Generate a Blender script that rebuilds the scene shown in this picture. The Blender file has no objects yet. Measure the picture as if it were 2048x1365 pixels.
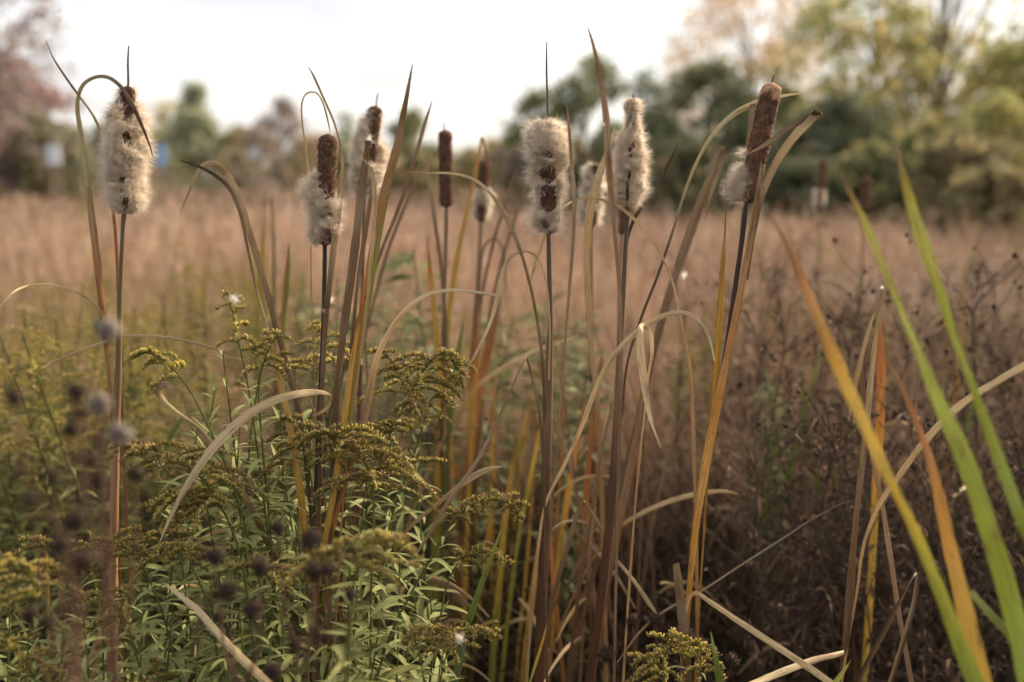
import bpy, math, random
import numpy as np
from mathutils import Vector, Matrix

random.seed(7)
RNG = np.random.default_rng(11)
SC = bpy.context.scene
COL = SC.collection

# ------------------------------------------------------------------ camera
CAM_H = 1.32
PITCH = math.radians(9.6)
FPX = 1991.1
C0 = np.array([0.0, 0.0, CAM_H])
cam = bpy.data.cameras.new('camera')
cam.lens = 35.0
cam.sensor_width = 36.0
cam.clip_start = 0.05
cam.clip_end = 1500.0
cam.dof.use_dof = True
cam.dof.focus_distance = 1.37
cam.dof.aperture_fstop = 2.0
cam_o = bpy.data.objects.new('camera', cam)
cam_o.location = (0, 0, CAM_H)
cam_o.rotation_euler = (math.pi / 2 - PITCH, 0, 0)
COL.objects.link(cam_o)
SC.camera = cam_o

# ------------------------------------------------------------------ world: pale broken overcast over a clear evening sky
SUN_AZ = math.radians(52.0)     # low soft sun behind thin cloud, to the right beyond the trees
SUN_EL = math.radians(30.0)
w = bpy.data.worlds.new('World')
SC.world = w
w.use_nodes = True
nt = w.node_tree
nt.nodes.clear()
def N(t, typ, **kw):
    n = t.nodes.new(typ)
    for k, v in kw.items():
        setattr(n, k, v)
    return n
out = N(nt, 'ShaderNodeOutputWorld')
bg = N(nt, 'ShaderNodeBackground')
bg.inputs['Strength'].default_value = 0.1
sky = N(nt, 'ShaderNodeTexSky', sky_type='NISHITA', sun_disc=False)
sky.sun_elevation = SUN_EL
sky.sun_rotation = SUN_AZ
sky.air_density = 1.0
sky.dust_density = 2.0
tc = N(nt, 'ShaderNodeTexCoord')
mp = N(nt, 'ShaderNodeMapping')
mp.inputs['Scale'].default_value = (1.0, 1.0, 4.2)
mp.inputs['Rotation'].default_value = (0.0, 0.12, 0.5)
nz = N(nt, 'ShaderNodeTexNoise')
nz.inputs['Scale'].default_value = 2.1
nz.inputs['Detail'].default_value = 5.0
nz.inputs['Roughness'].default_value = 0.5
rp = N(nt, 'ShaderNodeValToRGB')
rp.color_ramp.elements[0].position = 0.36
rp.color_ramp.elements[0].color = (2.15, 2.08, 2.10, 1)
rp.color_ramp.elements[1].position = 0.66
rp.color_ramp.elements[1].color = (3.35, 3.2, 3.04, 1)
mx = N(nt, 'ShaderNodeMix', data_type='RGBA')
mx.inputs[0].default_value = 0.88
L = nt.links.new
L(tc.outputs['Generated'], mp.inputs['Vector'])
L(mp.outputs['Vector'], nz.inputs['Vector'])
L(nz.outputs['Fac'], rp.inputs['Fac'])
L(sky.outputs['Color'], mx.inputs[6])
L(rp.outputs['Color'], mx.inputs[7])
L(mx.outputs[2], bg.inputs['Color'])
L(bg.outputs['Background'], out.inputs['Surface'])

sun = bpy.data.lights.new('sun', 'SUN')
sun.energy = 2.6
sun.angle = math.radians(16)
sun.color = (1.0, 0.82, 0.60)
sun_o = bpy.data.objects.new('sun', sun)
sd = Vector((math.sin(SUN_AZ) * math.cos(SUN_EL), math.cos(SUN_AZ) * math.cos(SUN_EL), math.sin(SUN_EL)))
sun_o.rotation_euler = sd.to_track_quat('Z', 'Y').to_euler()
sun_o.location = (8, 18, 12)
COL.objects.link(sun_o)

SC.view_settings.view_transform = 'Standard'
SC.view_settings.look = 'None'
SC.view_settings.exposure = 1.95
SC.view_settings.gamma = 1.0
SC.render.engine = 'CYCLES'
SC.cycles.use_denoising = True
SC.cycles.max_bounces = 6
SC.cycles.diffuse_bounces = 4
SC.cycles.transmission_bounces = 4
SC.cycles.transparent_max_bounces = 6
SC.cycles.use_adaptive_sampling = True
SC.cycles.adaptive_threshold = 0.022
SC.cycles.adaptive_min_samples = 16
SC.cycles.caustics_reflective = False
SC.cycles.caustics_refractive = False

# ------------------------------------------------------------------ helpers
FW = np.array([0.0, math.cos(PITCH), -math.sin(PITCH)])
UP = np.array([0.0, math.sin(PITCH), math.cos(PITCH)])
RT = np.array([1.0, 0.0, 0.0])
def P(x, y, d):
    """place seen at photo pixel (x, y), d metres out over the ground"""
    r = RT * ((x - 1024.0) / FPX) + UP * ((682.5 - y) / FPX) + FW
    return C0 + r * (d / r[1])
def lin(c):
    c = np.asarray(c, float) / 255.0
    return np.where(c <= 0.04045, c / 12.92, ((c + 0.055) / 1.055) ** 2.4)
def nrm(v):
    v = np.asarray(v, float)
    return v / (np.linalg.norm(v, axis=-1, keepdims=True) + 1e-12)
def tag(o, label=None, cat=None, group=None, kind=None):
    if label: o['label'] = label
    if cat: o['category'] = cat
    if group: o['group'] = group
    if kind: o['kind'] = kind
    return o
def empty(name, loc):
    o = bpy.data.objects.new(name, None)
    o.empty_display_size = 0.02
    o.location = [float(v) for v in loc]
    COL.objects.link(o)
    return o
def mesh(name, V, F, mat, col=None, bl=None, smooth=True):
    """V (n,3), F list of arrays of equal-width faces"""
    V = np.asarray(V, np.float32)
    if not isinstance(F, list):
        F = [F]
    F = [np.asarray(f, np.int32) for f in F if len(f)]
    me = bpy.data.meshes.new(name)
    me.vertices.add(len(V))
    me.vertices.foreach_set('co', V.ravel())
    idx = np.concatenate([f.ravel() for f in F])
    sz = np.concatenate([np.full(len(f), f.shape[1], np.int32) for f in F])
    st = np.concatenate([[0], np.cumsum(sz)[:-1]]).astype(np.int32)
    me.loops.add(len(idx))
    me.loops.foreach_set('vertex_index', idx)
    me.polygons.add(len(sz))
    me.polygons.foreach_set('loop_start', st)
    me.polygons.foreach_set('loop_total', sz)
    me.polygons.foreach_set('use_smooth', np.full(len(sz), smooth, bool))
    if col is not None:
        a = me.attributes.new('Col', 'FLOAT_COLOR', 'POINT')
        c4 = np.ones((len(V), 4), np.float32)
        c4[:, :3] = col
        a.data.foreach_set('color', c4.ravel())
    if bl is not None:
        a = me.attributes.new('bl', 'FLOAT_VECTOR', 'POINT')
        a.data.foreach_set('vector', np.asarray(bl, np.float32).ravel())
    me.materials.append(mat)
    me.update(calc_edges=True)
    return me
def obj(name, V, F, mat, parent=None, col=None, bl=None, smooth=True):
    V = np.asarray(V, float)
    if parent is not None:
        V = V - np.array(parent_world(parent))
    o = bpy.data.objects.new(name, mesh(name, V, F, mat, col, bl, smooth))
    COL.objects.link(o)
    if parent is not None:
        o.parent = parent
    return o
def parent_world(p):
    v = Vector((0, 0, 0))
    while p is not None:
        v = v + p.location
        p = p.parent
    return v
def topobj(name, V, F, mat, col=None, bl=None, smooth=True, base=None):
    """a one-mesh thing whose origin sits at its foot"""
    V = np.asarray(V, float)
    if base is None:
        base = V[np.argmin(V[:, 2])].copy()
    o = bpy.data.objects.new(name, mesh(name, V - base, F, mat, col, bl, smooth))
    o.location = [float(v) for v in base]
    COL.objects.link(o)
    return o
def spline(pts, step=6):
    """centripetal-ish Catmull-Rom through rows of pts (n,k)"""
    pts = np.asarray(pts, float)
    if len(pts) < 3:
        t = np.linspace(0, 1, step * 2)[:, None]
        return pts[0] * (1 - t) + pts[-1] * t
    p = np.vstack([2 * pts[0] - pts[1], pts, 2 * pts[-1] - pts[-2]])
    res = []
    for i in range(1, len(p) - 2):
        a, b, c, d = p[i - 1], p[i], p[i + 1], p[i + 2]
        l1 = max(np.linalg.norm((b - a)[:3]), 1e-6); l2 = max(np.linalg.norm((c - b)[:3]), 1e-6); l3 = max(np.linalg.norm((d - c)[:3]), 1e-6)
        m1 = ((b - a) / l1 + (c - b) / l2) * 0.5 * l2
        m2 = ((c - b) / l2 + (d - c) / l3) * 0.5 * l2
        t = np.linspace(0, 1, step, endpoint=False)[:, None]
        h = 2 * t**3 - 3 * t**2 + 1, t**3 - 2 * t**2 + t, -2 * t**3 + 3 * t**2, t**3 - t**2
        res.append(h[0] * b + h[1] * m1 + h[2] * c + h[3] * m2)
    res.append(p[-2][None])
    return np.vstack(res)
def snoise(x, seed=0):
    """cheap smooth 1-D noise -1..1"""
    r = np.random.default_rng(seed)
    x = np.asarray(x, float)
    s = np.zeros_like(x)
    for k in range(4):
        s += np.sin(x * (1.7 ** k) * 2.1 + r.uniform(0, 6.28)) / (1 + k * 0.6)
    return s / 2.1
def frames(pts):
    T = nrm(np.gradient(pts, axis=0))
    return T
def tube(pts, rad, n=6, cap=True):
    """round tube along pts; rad scalar or array -> V, [quads, tris], ring count"""
    pts = np.asarray(pts, float)
    m = len(pts)
    rad = np.broadcast_to(np.asarray(rad, float), (m,))
    T = frames(pts)
    ref = np.array([0.31, 0.83, 0.47])
    A = nrm(np.cross(T, ref)); B = np.cross(T, A)
    th = np.linspace(0, 2 * math.pi, n, endpoint=False)
    V = (pts[:, None, :] + rad[:, None, None] * (np.cos(th)[None, :, None] * A[:, None, :] + np.sin(th)[None, :, None] * B[:, None, :])).reshape(-1, 3)
    i = np.arange(m - 1)[:, None] * n; j = np.arange(n)[None, :]; j2 = (j + 1) % n
    Q = np.stack([i + j, i + j2, i + n + j2, i + n + j], -1).reshape(-1, 4)
    return V, Q
class Bag:
    """collects pieces of one part"""
    def __init__(s): s.V, s.Q, s.T, s.C, s.B, s.n = [], [], [], [], [], 0
    def add(s, V, Q=None, T=None, col=None, bl=None):
        V = np.asarray(V, float).reshape(-1, 3)
        if Q is not None and len(Q): s.Q.append(np.asarray(Q) + s.n)
        if T is not None and len(T): s.T.append(np.asarray(T) + s.n)
        s.V.append(V)
        if col is not None:
            s.C.append(np.broadcast_to(np.asarray(col, float), V.shape))
        if bl is not None:
            s.B.append(np.broadcast_to(np.asarray(bl, float), V.shape))
        s.n += len(V)
    def data(s):
        F = []
        if s.Q: F.append(np.vstack(s.Q))
        if s.T: F.append(np.vstack(s.T))
        return np.vstack(s.V), F, (np.vstack(s.C) if s.C else None), (np.vstack(s.B) if s.B else None)
    def obj(s, name, mat, parent=None, smooth=True):
        V, F, c, b = s.data()
        return obj(name, V, F, mat, parent, c, b, smooth)
    def top(s, name, mat, base=None, smooth=True):
        V, F, c, b = s.data()
        return topobj(name, V, F, mat, c, b, smooth, base)

# ------------------------------------------------------------------ materials
def newmat(name):
    m = bpy.data.materials.new(name)
    m.use_nodes = True
    t = m.node_tree
    t.nodes.clear()
    return m, t
def mixn(t, a, b, fac, mode='MIX'):
    n = N(t, 'ShaderNodeMix', data_type='RGBA', blend_type=mode)
    for sock, v in ((n.inputs[0], fac), (n.inputs[6], a), (n.inputs[7], b)):
        if hasattr(v, 'is_output') or isinstance(v, bpy.types.NodeSocket):
            t.links.new(v, sock)
        elif isinstance(v, (int, float)):
            sock.default_value = v
        else:
            sock.default_value = (*v, 1) if len(v) == 3 else v
    return n.outputs[2]
def noise(t, vec, scale, detail=3, rough=0.5):
    n = N(t, 'ShaderNodeTexNoise')
    n.inputs['Scale'].default_value = scale
    n.inputs['Detail'].default_value = detail
    n.inputs['Roughness'].default_value = rough
    if vec is not None:
        t.links.new(vec, n.inputs['Vector'])
    return n.outputs['Fac']
def ramp(t, fac, stops):
    n = N(t, 'ShaderNodeValToRGB')
    e = n.color_ramp.elements
    while len(e) < len(stops): e.new(0.5)
    for i, (p, c) in enumerate(stops):
        e[i].position = p
        e[i].color = (c, c, c, 1) if isinstance(c, (int, float)) else (*c, 1)
    t.links.new(fac, n.inputs['Fac'])
    return n.outputs['Color']
def vmul(t, vec, s):
    n = N(t, 'ShaderNodeVectorMath', operation='MULTIPLY')
    t.links.new(vec, n.inputs[0]); n.inputs[1].default_value = s
    return n.outputs[0]
def finish(t, color, rough=0.7, trans=0.0, bump=None, bstr=0.2, spec=0.3, bdist=0.001, sheen=0.0):
    pb = N(t, 'ShaderNodeBsdfPrincipled')
    t.links.new(color, pb.inputs['Base Color'])
    pb.inputs['Roughness'].default_value = rough
    pb.inputs['Specular IOR Level'].default_value = spec
    if sheen: pb.inputs['Sheen Weight'].default_value = sheen
    o = N(t, 'ShaderNodeOutputMaterial')
    if bump is not None:
        b = N(t, 'ShaderNodeBump')
        b.inputs['Strength'].default_value = bstr
        b.inputs['Distance'].default_value = bdist
        t.links.new(bump, b.inputs['Height'])
        t.links.new(b.outputs['Normal'], pb.inputs['Normal'])
    if trans > 0:
        tr = N(t, 'ShaderNodeBsdfTranslucent')
        t.links.new(color, tr.inputs['Color'])
        ms = N(t, 'ShaderNodeMixShader')
        ms.inputs[0].default_value = trans
        t.links.new(pb.outputs[0], ms.inputs[1]); t.links.new(tr.outputs[0], ms.inputs[2])
        t.links.new(ms.outputs[0], o.inputs['Surface'])
    else:
        t.links.new(pb.outputs[0], o.inputs['Surface'])
def attr(t, name, which='Color'):
    n = N(t, 'ShaderNodeAttribute')
    n.attribute_name = name
    return n.outputs[which]

def make_blade_mat():
    m, t = newmat('reed_leaf')
    c = attr(t, 'Col'); b = attr(t, 'bl', 'Vector')
    veins = noise(t, vmul(t, b, (6.5, 3.0, 31.0)), 1.0, 2, 0.7)      # long fibres
    c1 = mixn(t, c, ramp(t, veins, [(0.30, 0.50), (0.46, 0.92), (0.56, 1.05), (0.72, 1.38)]), 0.85, 'MULTIPLY')
    blot = noise(t, vmul(t, b, (1.5, 22.0, 17.0)), 1.0, 4, 0.6)
    c2 = mixn(t, c1, (0.19, 0.10, 0.05), ramp(t, blot, [(0.52, 0.0), (0.68, 0.6)]))
    sp = noise(t, vmul(t, b, (3.0, 130.0, 23.0)), 1.0, 2, 0.5)
    c3 = mixn(t, c2, (0.06, 0.035, 0.02), ramp(t, sp, [(0.66, 0.0), (0.72, 0.8)]))
    finish(t, c3, 0.55, 0.34, veins, 0.35, 0.35, 0.0006)
    return m
def make_stem_mat():
    m, t = newmat('reed_stem')
    c = attr(t, 'Col'); b = attr(t, 'bl', 'Vector')
    v = noise(t, vmul(t, b, (7.0, 9.0, 13.0)), 1.0, 3, 0.6)
    c1 = mixn(t, c, ramp(t, v, [(0.3, 0.6), (0.5, 1.0), (0.7, 1.25)]), 0.8, 'MULTIPLY')
    finish(t, c1, 0.5, 0.0, v, 0.3, 0.4, 0.0006)
    return m
def make_attr_mat(name, rough=0.8, trans=0.0, scale=60.0, amt=0.5, spec=0.2, bstr=0.0):
    m, t = newmat(name)
    c = attr(t, 'Col')
    tcn = N(t, 'ShaderNodeTexCoord')
    n = noise(t, tcn.outputs['Object'], scale, 3, 0.6)
    c1 = mixn(t, c, ramp(t, n, [(0.25, 1 - amt), (0.5, 1.0), (0.75, 1 + amt * 0.6)]), 1.0, 'MULTIPLY')
    finish(t, c1, rough, trans, n if bstr else None, bstr, spec)
    return m
def make_spike_mat():
    m, t = newmat('cattail_brown')
    tcn = N(t, 'ShaderNodeTexCoord')
    ov = tcn.outputs['Object']
    n1 = noise(t, ov, 900.0, 2, 0.7)
    n2 = noise(t, ov, 110.0, 4, 0.6)
    vo = N(t, 'ShaderNodeTexVoronoi')
    vo.inputs['Scale'].default_value = 1400.0
    t.links.new(ov, vo.inputs['Vector'])
    c = attr(t, 'Col')
    c1 = mixn(t, c, ramp(t, n2, [(0.3, 0.55), (0.5, 0.95), (0.72, 1.6)]), 1.0, 'MULTIPLY')
    c2 = mixn(t, c1, ramp(t, n1, [(0.3, 0.6), (0.6, 1.15)]), 1.0, 'MULTIPLY')
    c3 = mixn(t, c2, (0.36, 0.23, 0.15), ramp(t, noise(t, ov, 330.0, 3, 0.7), [(0.64, 0.0), (0.74, 0.4)]))
    finish(t, c3, 0.95, 0.0, vo.outputs['Distance'], 0.35, 0.05, 0.0012, 0.0)
    return m
def make_fluff_mat():
    m, t = newmat('cattail_fluff')
    finish(t, attr(t, 'Col'), 0.9, 0.6, spec=0.05)
    return m
def make_leaf_mat(name, base, alt, old):
    m, t = newmat(name)
    oi = N(t, 'ShaderNodeObjectInfo')
    b = attr(t, 'bl', 'Vector')
    c = mixn(t, base, alt, oi.outputs['Random'])
    n = noise(t, vmul(t, b, (2.0, 30.0, 40.0)), 1.0, 3, 0.6)
    c1 = mixn(t, c, old, ramp(t, n, [(0.52, 0.0), (0.75, 0.8)]))
    sx = N(t, 'ShaderNodeSeparateXYZ'); t.links.new(b, sx.inputs[0])
    ab = N(t, 'ShaderNodeMath', operation='ABSOLUTE'); t.links.new(sx.outputs[0], ab.inputs[0])
    rib = ramp(t, ab.outputs[0], [(0.0, 1.5), (0.12, 1.0), (0.8, 0.95), (1.0, 1.15)])
    c2 = mixn(t, c1, rib, 1.0, 'MULTIPLY')
    finish(t, c2, 0.6, 0.25, n, 0.2, 0.25, 0.0008)
    return m
def make_ground_mat():
    m, t = newmat('soil_and_litter')
    tcn = N(t, 'ShaderNodeTexCoord')
    n = noise(t, tcn.outputs['Object'], 9.0, 8, 0.65)
    n2 = noise(t, tcn.outputs['Object'], 70.0, 4, 0.6)
    c = ramp(t, n, [(0.3, (0.022, 0.016, 0.011)), (0.55, (0.055, 0.040, 0.026)), (0.75, (0.12, 0.085, 0.05))])
    c2 = mixn(t, c, ramp(t, n2, [(0.3, 0.6), (0.7, 1.3)]), 1.0, 'MULTIPLY')
    finish(t, c2, 0.95, 0.0, n2, 0.6, 0.1, 0.02)
    return m
def make_plain(name, color, rough=0.7, scale=30.0, amt=0.25, spec=0.3):
    m, t = newmat(name)
    tcn = N(t, 'ShaderNodeTexCoord')
    n = noise(t, tcn.outputs['Object'], scale, 4, 0.6)
    c = mixn(t, color, ramp(t, n, [(0.25, 1 - amt), (0.75, 1 + amt)]), 1.0, 'MULTIPLY')
    finish(t, c, rough, 0.0, None, 0, spec)
    return m
M_BLADE = make_blade_mat()
M_STEM = make_stem_mat()
M_SPIKE = make_spike_mat()
M_FLUFF = make_fluff_mat()
M_LEAF = make_leaf_mat('goldenrod_leaf', (0.185, 0.215, 0.075), (0.255, 0.275, 0.10), (0.36, 0.27, 0.09))
M_FLORET = make_attr_mat('goldenrod_floret', 0.8, 0.15, 300.0, 0.25)
M_WEED = make_attr_mat('dead_weed', 0.85, 0.0, 90.0, 0.4)
M_FOL = make_attr_mat('foliage', 0.7, 0.4, 25.0, 0.3)
M_GRASS = make_attr_mat('dry_grass', 0.8, 0.15, 4.0, 0.35)
M_BARK = make_attr_mat('bark', 0.9, 0.0, 12.0, 0.5)
M_GROUND = make_ground_mat()

# ------------------------------------------------------------------ ground
def sheet(name, x0, x1, y0, y1, z, mat, nx=40, ny=60, amp=0.0):
    xs = np.linspace(-1, 1, nx); xs = np.sign(xs) * np.abs(xs) ** 1.8
    xs = (x0 + x1) / 2 + xs * (x1 - x0) / 2
    ys = y0 + (y1 - y0) * np.linspace(0, 1, ny) ** 2.5
    X, Y = np.meshgrid(xs, ys)
    Z = z + amp * (np.sin(X * 3.1 + Y * 1.3) * 0.5 + np.sin(X * 7.7 - Y * 5.1) * 0.3)
    V = np.stack([X, Y, Z], -1).reshape(-1, 3)
    i = np.arange(ny - 1)[:, None] * nx; j = np.arange(nx - 1)[None]
    Q = np.stack([i + j, i + j + 1, i + nx + j + 1, i + nx + j], -1).reshape(-1, 4)
    return obj(name, V, Q, mat)
tag(sheet('ground', -400, 400, -12, 900, 0.0, M_GROUND, amp=0.012), 'dark damp soil and leaf litter under the plants', kind='structure')
M_PATH = make_plain('pale_gravel', (0.42, 0.39, 0.36), 0.9, 3.0, 0.2)
o = sheet('path', -90, -6, 56, 66, 0.03, M_PATH, 20, 6); tag(o, 'pale gravel path crossing behind the field', kind='structure')

# ------------------------------------------------------------------ reed blades
KC = 0.95
def pal(*stops):
    res = []
    for p, c in stops:
        l = lin(c); g = l @ np.array([.3, .55, .15])
        res.append((p, (l * .86 + g * .14) * KC * np.array([1.03, 1.0, .88])))
    return res
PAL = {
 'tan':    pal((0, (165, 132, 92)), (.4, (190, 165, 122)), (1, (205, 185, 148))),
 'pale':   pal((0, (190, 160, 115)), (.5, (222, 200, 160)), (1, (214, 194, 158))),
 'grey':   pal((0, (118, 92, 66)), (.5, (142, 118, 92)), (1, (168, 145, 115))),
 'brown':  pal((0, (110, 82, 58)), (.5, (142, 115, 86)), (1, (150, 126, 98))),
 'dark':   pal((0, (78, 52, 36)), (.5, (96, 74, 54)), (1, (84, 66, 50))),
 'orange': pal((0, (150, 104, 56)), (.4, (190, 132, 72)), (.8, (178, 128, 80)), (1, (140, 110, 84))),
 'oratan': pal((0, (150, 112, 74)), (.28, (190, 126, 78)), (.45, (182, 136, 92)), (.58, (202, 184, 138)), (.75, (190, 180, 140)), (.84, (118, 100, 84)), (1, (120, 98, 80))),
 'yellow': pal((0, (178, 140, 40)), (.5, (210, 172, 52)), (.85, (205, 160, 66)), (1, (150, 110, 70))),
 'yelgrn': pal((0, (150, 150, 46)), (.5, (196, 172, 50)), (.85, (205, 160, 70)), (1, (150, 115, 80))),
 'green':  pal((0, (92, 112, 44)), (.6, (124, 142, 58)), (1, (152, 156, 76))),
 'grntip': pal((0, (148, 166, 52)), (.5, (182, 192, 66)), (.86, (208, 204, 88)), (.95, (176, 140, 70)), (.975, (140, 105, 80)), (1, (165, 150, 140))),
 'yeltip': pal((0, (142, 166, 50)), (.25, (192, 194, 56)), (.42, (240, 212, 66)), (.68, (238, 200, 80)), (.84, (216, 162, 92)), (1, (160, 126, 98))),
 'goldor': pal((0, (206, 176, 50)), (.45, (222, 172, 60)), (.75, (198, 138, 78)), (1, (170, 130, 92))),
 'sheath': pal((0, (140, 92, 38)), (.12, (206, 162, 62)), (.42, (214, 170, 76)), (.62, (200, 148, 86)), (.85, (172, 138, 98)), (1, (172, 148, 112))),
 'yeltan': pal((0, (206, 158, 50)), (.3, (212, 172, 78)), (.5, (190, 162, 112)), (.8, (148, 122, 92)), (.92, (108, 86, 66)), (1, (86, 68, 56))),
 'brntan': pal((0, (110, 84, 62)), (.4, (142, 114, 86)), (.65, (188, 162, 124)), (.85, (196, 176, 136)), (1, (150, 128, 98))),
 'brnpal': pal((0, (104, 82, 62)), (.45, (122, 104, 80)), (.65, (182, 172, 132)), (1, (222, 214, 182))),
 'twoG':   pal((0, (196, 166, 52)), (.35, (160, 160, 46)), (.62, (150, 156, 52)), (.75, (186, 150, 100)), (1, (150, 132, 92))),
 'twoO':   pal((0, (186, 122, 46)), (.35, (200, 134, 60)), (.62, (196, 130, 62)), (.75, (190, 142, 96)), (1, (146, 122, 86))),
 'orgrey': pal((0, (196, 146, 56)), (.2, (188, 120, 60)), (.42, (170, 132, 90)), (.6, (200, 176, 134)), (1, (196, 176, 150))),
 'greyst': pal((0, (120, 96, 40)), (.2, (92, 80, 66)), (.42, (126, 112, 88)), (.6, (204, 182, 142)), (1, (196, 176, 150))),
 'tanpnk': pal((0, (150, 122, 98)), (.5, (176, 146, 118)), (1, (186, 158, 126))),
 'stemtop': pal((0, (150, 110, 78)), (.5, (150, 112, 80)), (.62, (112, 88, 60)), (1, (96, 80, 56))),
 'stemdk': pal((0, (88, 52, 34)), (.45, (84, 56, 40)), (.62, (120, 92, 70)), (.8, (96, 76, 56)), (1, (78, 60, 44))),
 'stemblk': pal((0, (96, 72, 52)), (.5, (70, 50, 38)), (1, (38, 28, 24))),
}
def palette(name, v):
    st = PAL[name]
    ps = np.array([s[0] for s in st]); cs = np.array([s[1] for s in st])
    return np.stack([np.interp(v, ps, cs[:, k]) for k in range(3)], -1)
_bn = [0]
WK = 0.73
def blade_mesh(pts, d, pname, p2=None, root=True, roll=None, trough=0.06, seedk=None):
    """pts: (x, y, width) photo pixels from foot to tip -> V, Q, col, bl"""
    _bn[0] += 1
    sd_ = _bn[0] if seedk is None else seedk
    rs = np.random.default_rng(sd_ + 500)
    n = len(pts)
    if np.isscalar(d): ds = np.full(n, float(d))
    elif len(d) == n: ds = np.array(d, float)
    else: ds = np.linspace(d[0], d[1], n)
    ds = ds + 0.012 * snoise(np.arange(n) * 0.7, sd_)
    W3 = np.array([[*P(x, y, dd), wd * dd / FPX] for (x, y, wd), dd in zip(pts, ds)])
    nroot = 0
    if root:
        a, b = W3[0], W3[1]
        z = a[2]
        if z > 0.02:
            t = nrm((a - b)[:3])
            slope = np.clip(t[:2] / max(-t[2], 0.35), -0.6, 0.6) * 0.6
            mid = np.array([a[0] + slope[0] * z * 0.5, a[1] + slope[1] * z * 0.3, z * 0.5, max(a[3], 0.006)])
            g = np.array([a[0] + slope[0] * z * 0.8, a[1] + slope[1] * z * 0.4, -0.01, max(a[3], 0.008)])
            W3 = np.vstack([g, mid, W3]); nroot = 2
    S = spline(W3, 7)
    pts3 = S[:, :3]; wd = np.maximum(S[:, 3], 0.0004)
    seg = np.concatenate([[0], np.cumsum(np.linalg.norm(np.diff(pts3, axis=0), axis=1))])
    # colour parameter runs over the traced part only
    k0 = nroot * 7
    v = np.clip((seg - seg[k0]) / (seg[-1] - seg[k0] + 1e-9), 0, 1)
    T = frames(pts3)
    view = nrm(pts3 - C0)
    side = nrm(np.cross(T, view))
    # keep side continuous where a blade points at the lens
    nor = nrm(np.cross(side, T))
    ra = (0.0 if roll is None else roll) + 0.5 * snoise(seg * 7.0, sd_ + 9)
    ca, sa = np.cos(ra)[:, None], np.sin(ra)[:, None]
    s2 = side * ca + nor * sa; n2 = nor * ca - side * sa
    nick = np.clip(snoise(seg * 95, sd_ + 4) - 0.95, 0, 0.5) * 0.7
    wd = wd * WK * (1 + 0.06 * snoise(seg * 60, sd_ + 3) - nick)
    us = np.array([-1, -0.55, 0, 0.55, 1, 1, 0.55, 0, -0.55, -1]); th = np.array([0, 1, 1, 1, 0, 0, -1, -1, -1, 0.0])
    K = 10
    thick = np.minimum(0.04 * wd + 0.0001, 0.0008)
    hv = trough * (np.abs(us) ** 1.5 - 0.4)
    V = pts3[:, None] + (wd * 0.5)[:, None, None] * us[None, :, None] * s2[:, None] \
        + ((wd[:, None] * hv[None]) + thick[:, None] * th[None])[:, :, None] * n2[:, None]
    m = len(pts3)
    i = np.arange(m - 1)[:, None] * K; j = np.array([[0, 1, 2, 3, 5, 6, 7, 8]])
    Q = np.stack([i + j, i + j + 1, i + K + j + 1, i + K + j], -1).reshape(-1, 4)
    cp = np.array([[0, 1, 8, 9], [1, 2, 7, 8], [2, 3, 6, 7], [3, 4, 5, 6]])
    Q = np.vstack([Q, cp, cp[:, ::-1] + (m - 1) * K])
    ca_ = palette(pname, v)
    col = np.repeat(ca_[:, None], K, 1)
    if p2:
        cb = palette(p2, v)
        f = np.clip((us + 0.15) / 0.3, 0, 1)[None, :, None]
        col = col * (1 - f) + cb[:, None] * f
    col = col * (1 + 0.07 * rs.standard_normal())
    bl = np.stack([np.broadcast_to(us[None], (m, K)), np.repeat(seg[:, None], K, 1), np.full((m, K), rs.uniform(0, 9))], -1)
    return V.reshape(-1, 3), Q, np.clip(col, 0.004, 0.9).reshape(-1, 3), bl.reshape(-1, 3)
def pp(s):
    return [tuple(float(q) for q in a.split(',')) for a in s.split()]
def leaf(parent, s, d, pname, **kw):
    """a leaf that is part of a plant"""
    V, Q, c, b = blade_mesh(pp(s), d, pname, **kw)
    return obj('leaf', V, Q, M_BLADE, parent, c, b)
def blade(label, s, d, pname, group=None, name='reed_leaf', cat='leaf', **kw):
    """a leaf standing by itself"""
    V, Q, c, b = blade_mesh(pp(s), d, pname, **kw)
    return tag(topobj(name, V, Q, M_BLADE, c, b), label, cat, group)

# ------------------------------------------------------------------ cattail heads
def stalk(parent, s, d, pname, name='stem'):
    """round stem traced from the head down to the soil"""
    pts = pp(s)[::-1]
    W3 = np.array([[*P(x, y, d), wd * d / FPX * 0.5] for x, y, wd in pts])
    a, b = W3[0], W3[1]
    t = nrm((a - b)[:3]); z = a[2]
    if z > 0.02:
        g = np.array([a[0] + t[0] * z * 0.5, a[1] + 0.02, -0.01, a[3] * 1.15])
        W3 = np.vstack([g, W3])
    S = spline(W3, 8)
    seg = np.concatenate([[0], np.cumsum(np.linalg.norm(np.diff(S[:, :3], axis=0), axis=1))])
    V, Q = tube(S[:, :3], S[:, 3] * (1 + 0.05 * snoise(seg * 50, len(pts))), 10)
    k0 = 8
    v = np.clip((seg - seg[k0]) / (seg[-1] - seg[k0]), 0, 1)
    col = np.repeat(palette(pname, v)[:, None], 10, 1).reshape(-1, 3)
    th = np.tile(np.linspace(-1, 1, 10), len(seg))
    bl = np.stack([th, np.repeat(seg, 10), np.full(len(th), parent.location.x * 3)], -1)
    return obj(name, V, Q, M_STEM, parent, col, bl)
BROWN = lin((94, 69, 56)) * 0.85
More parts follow.
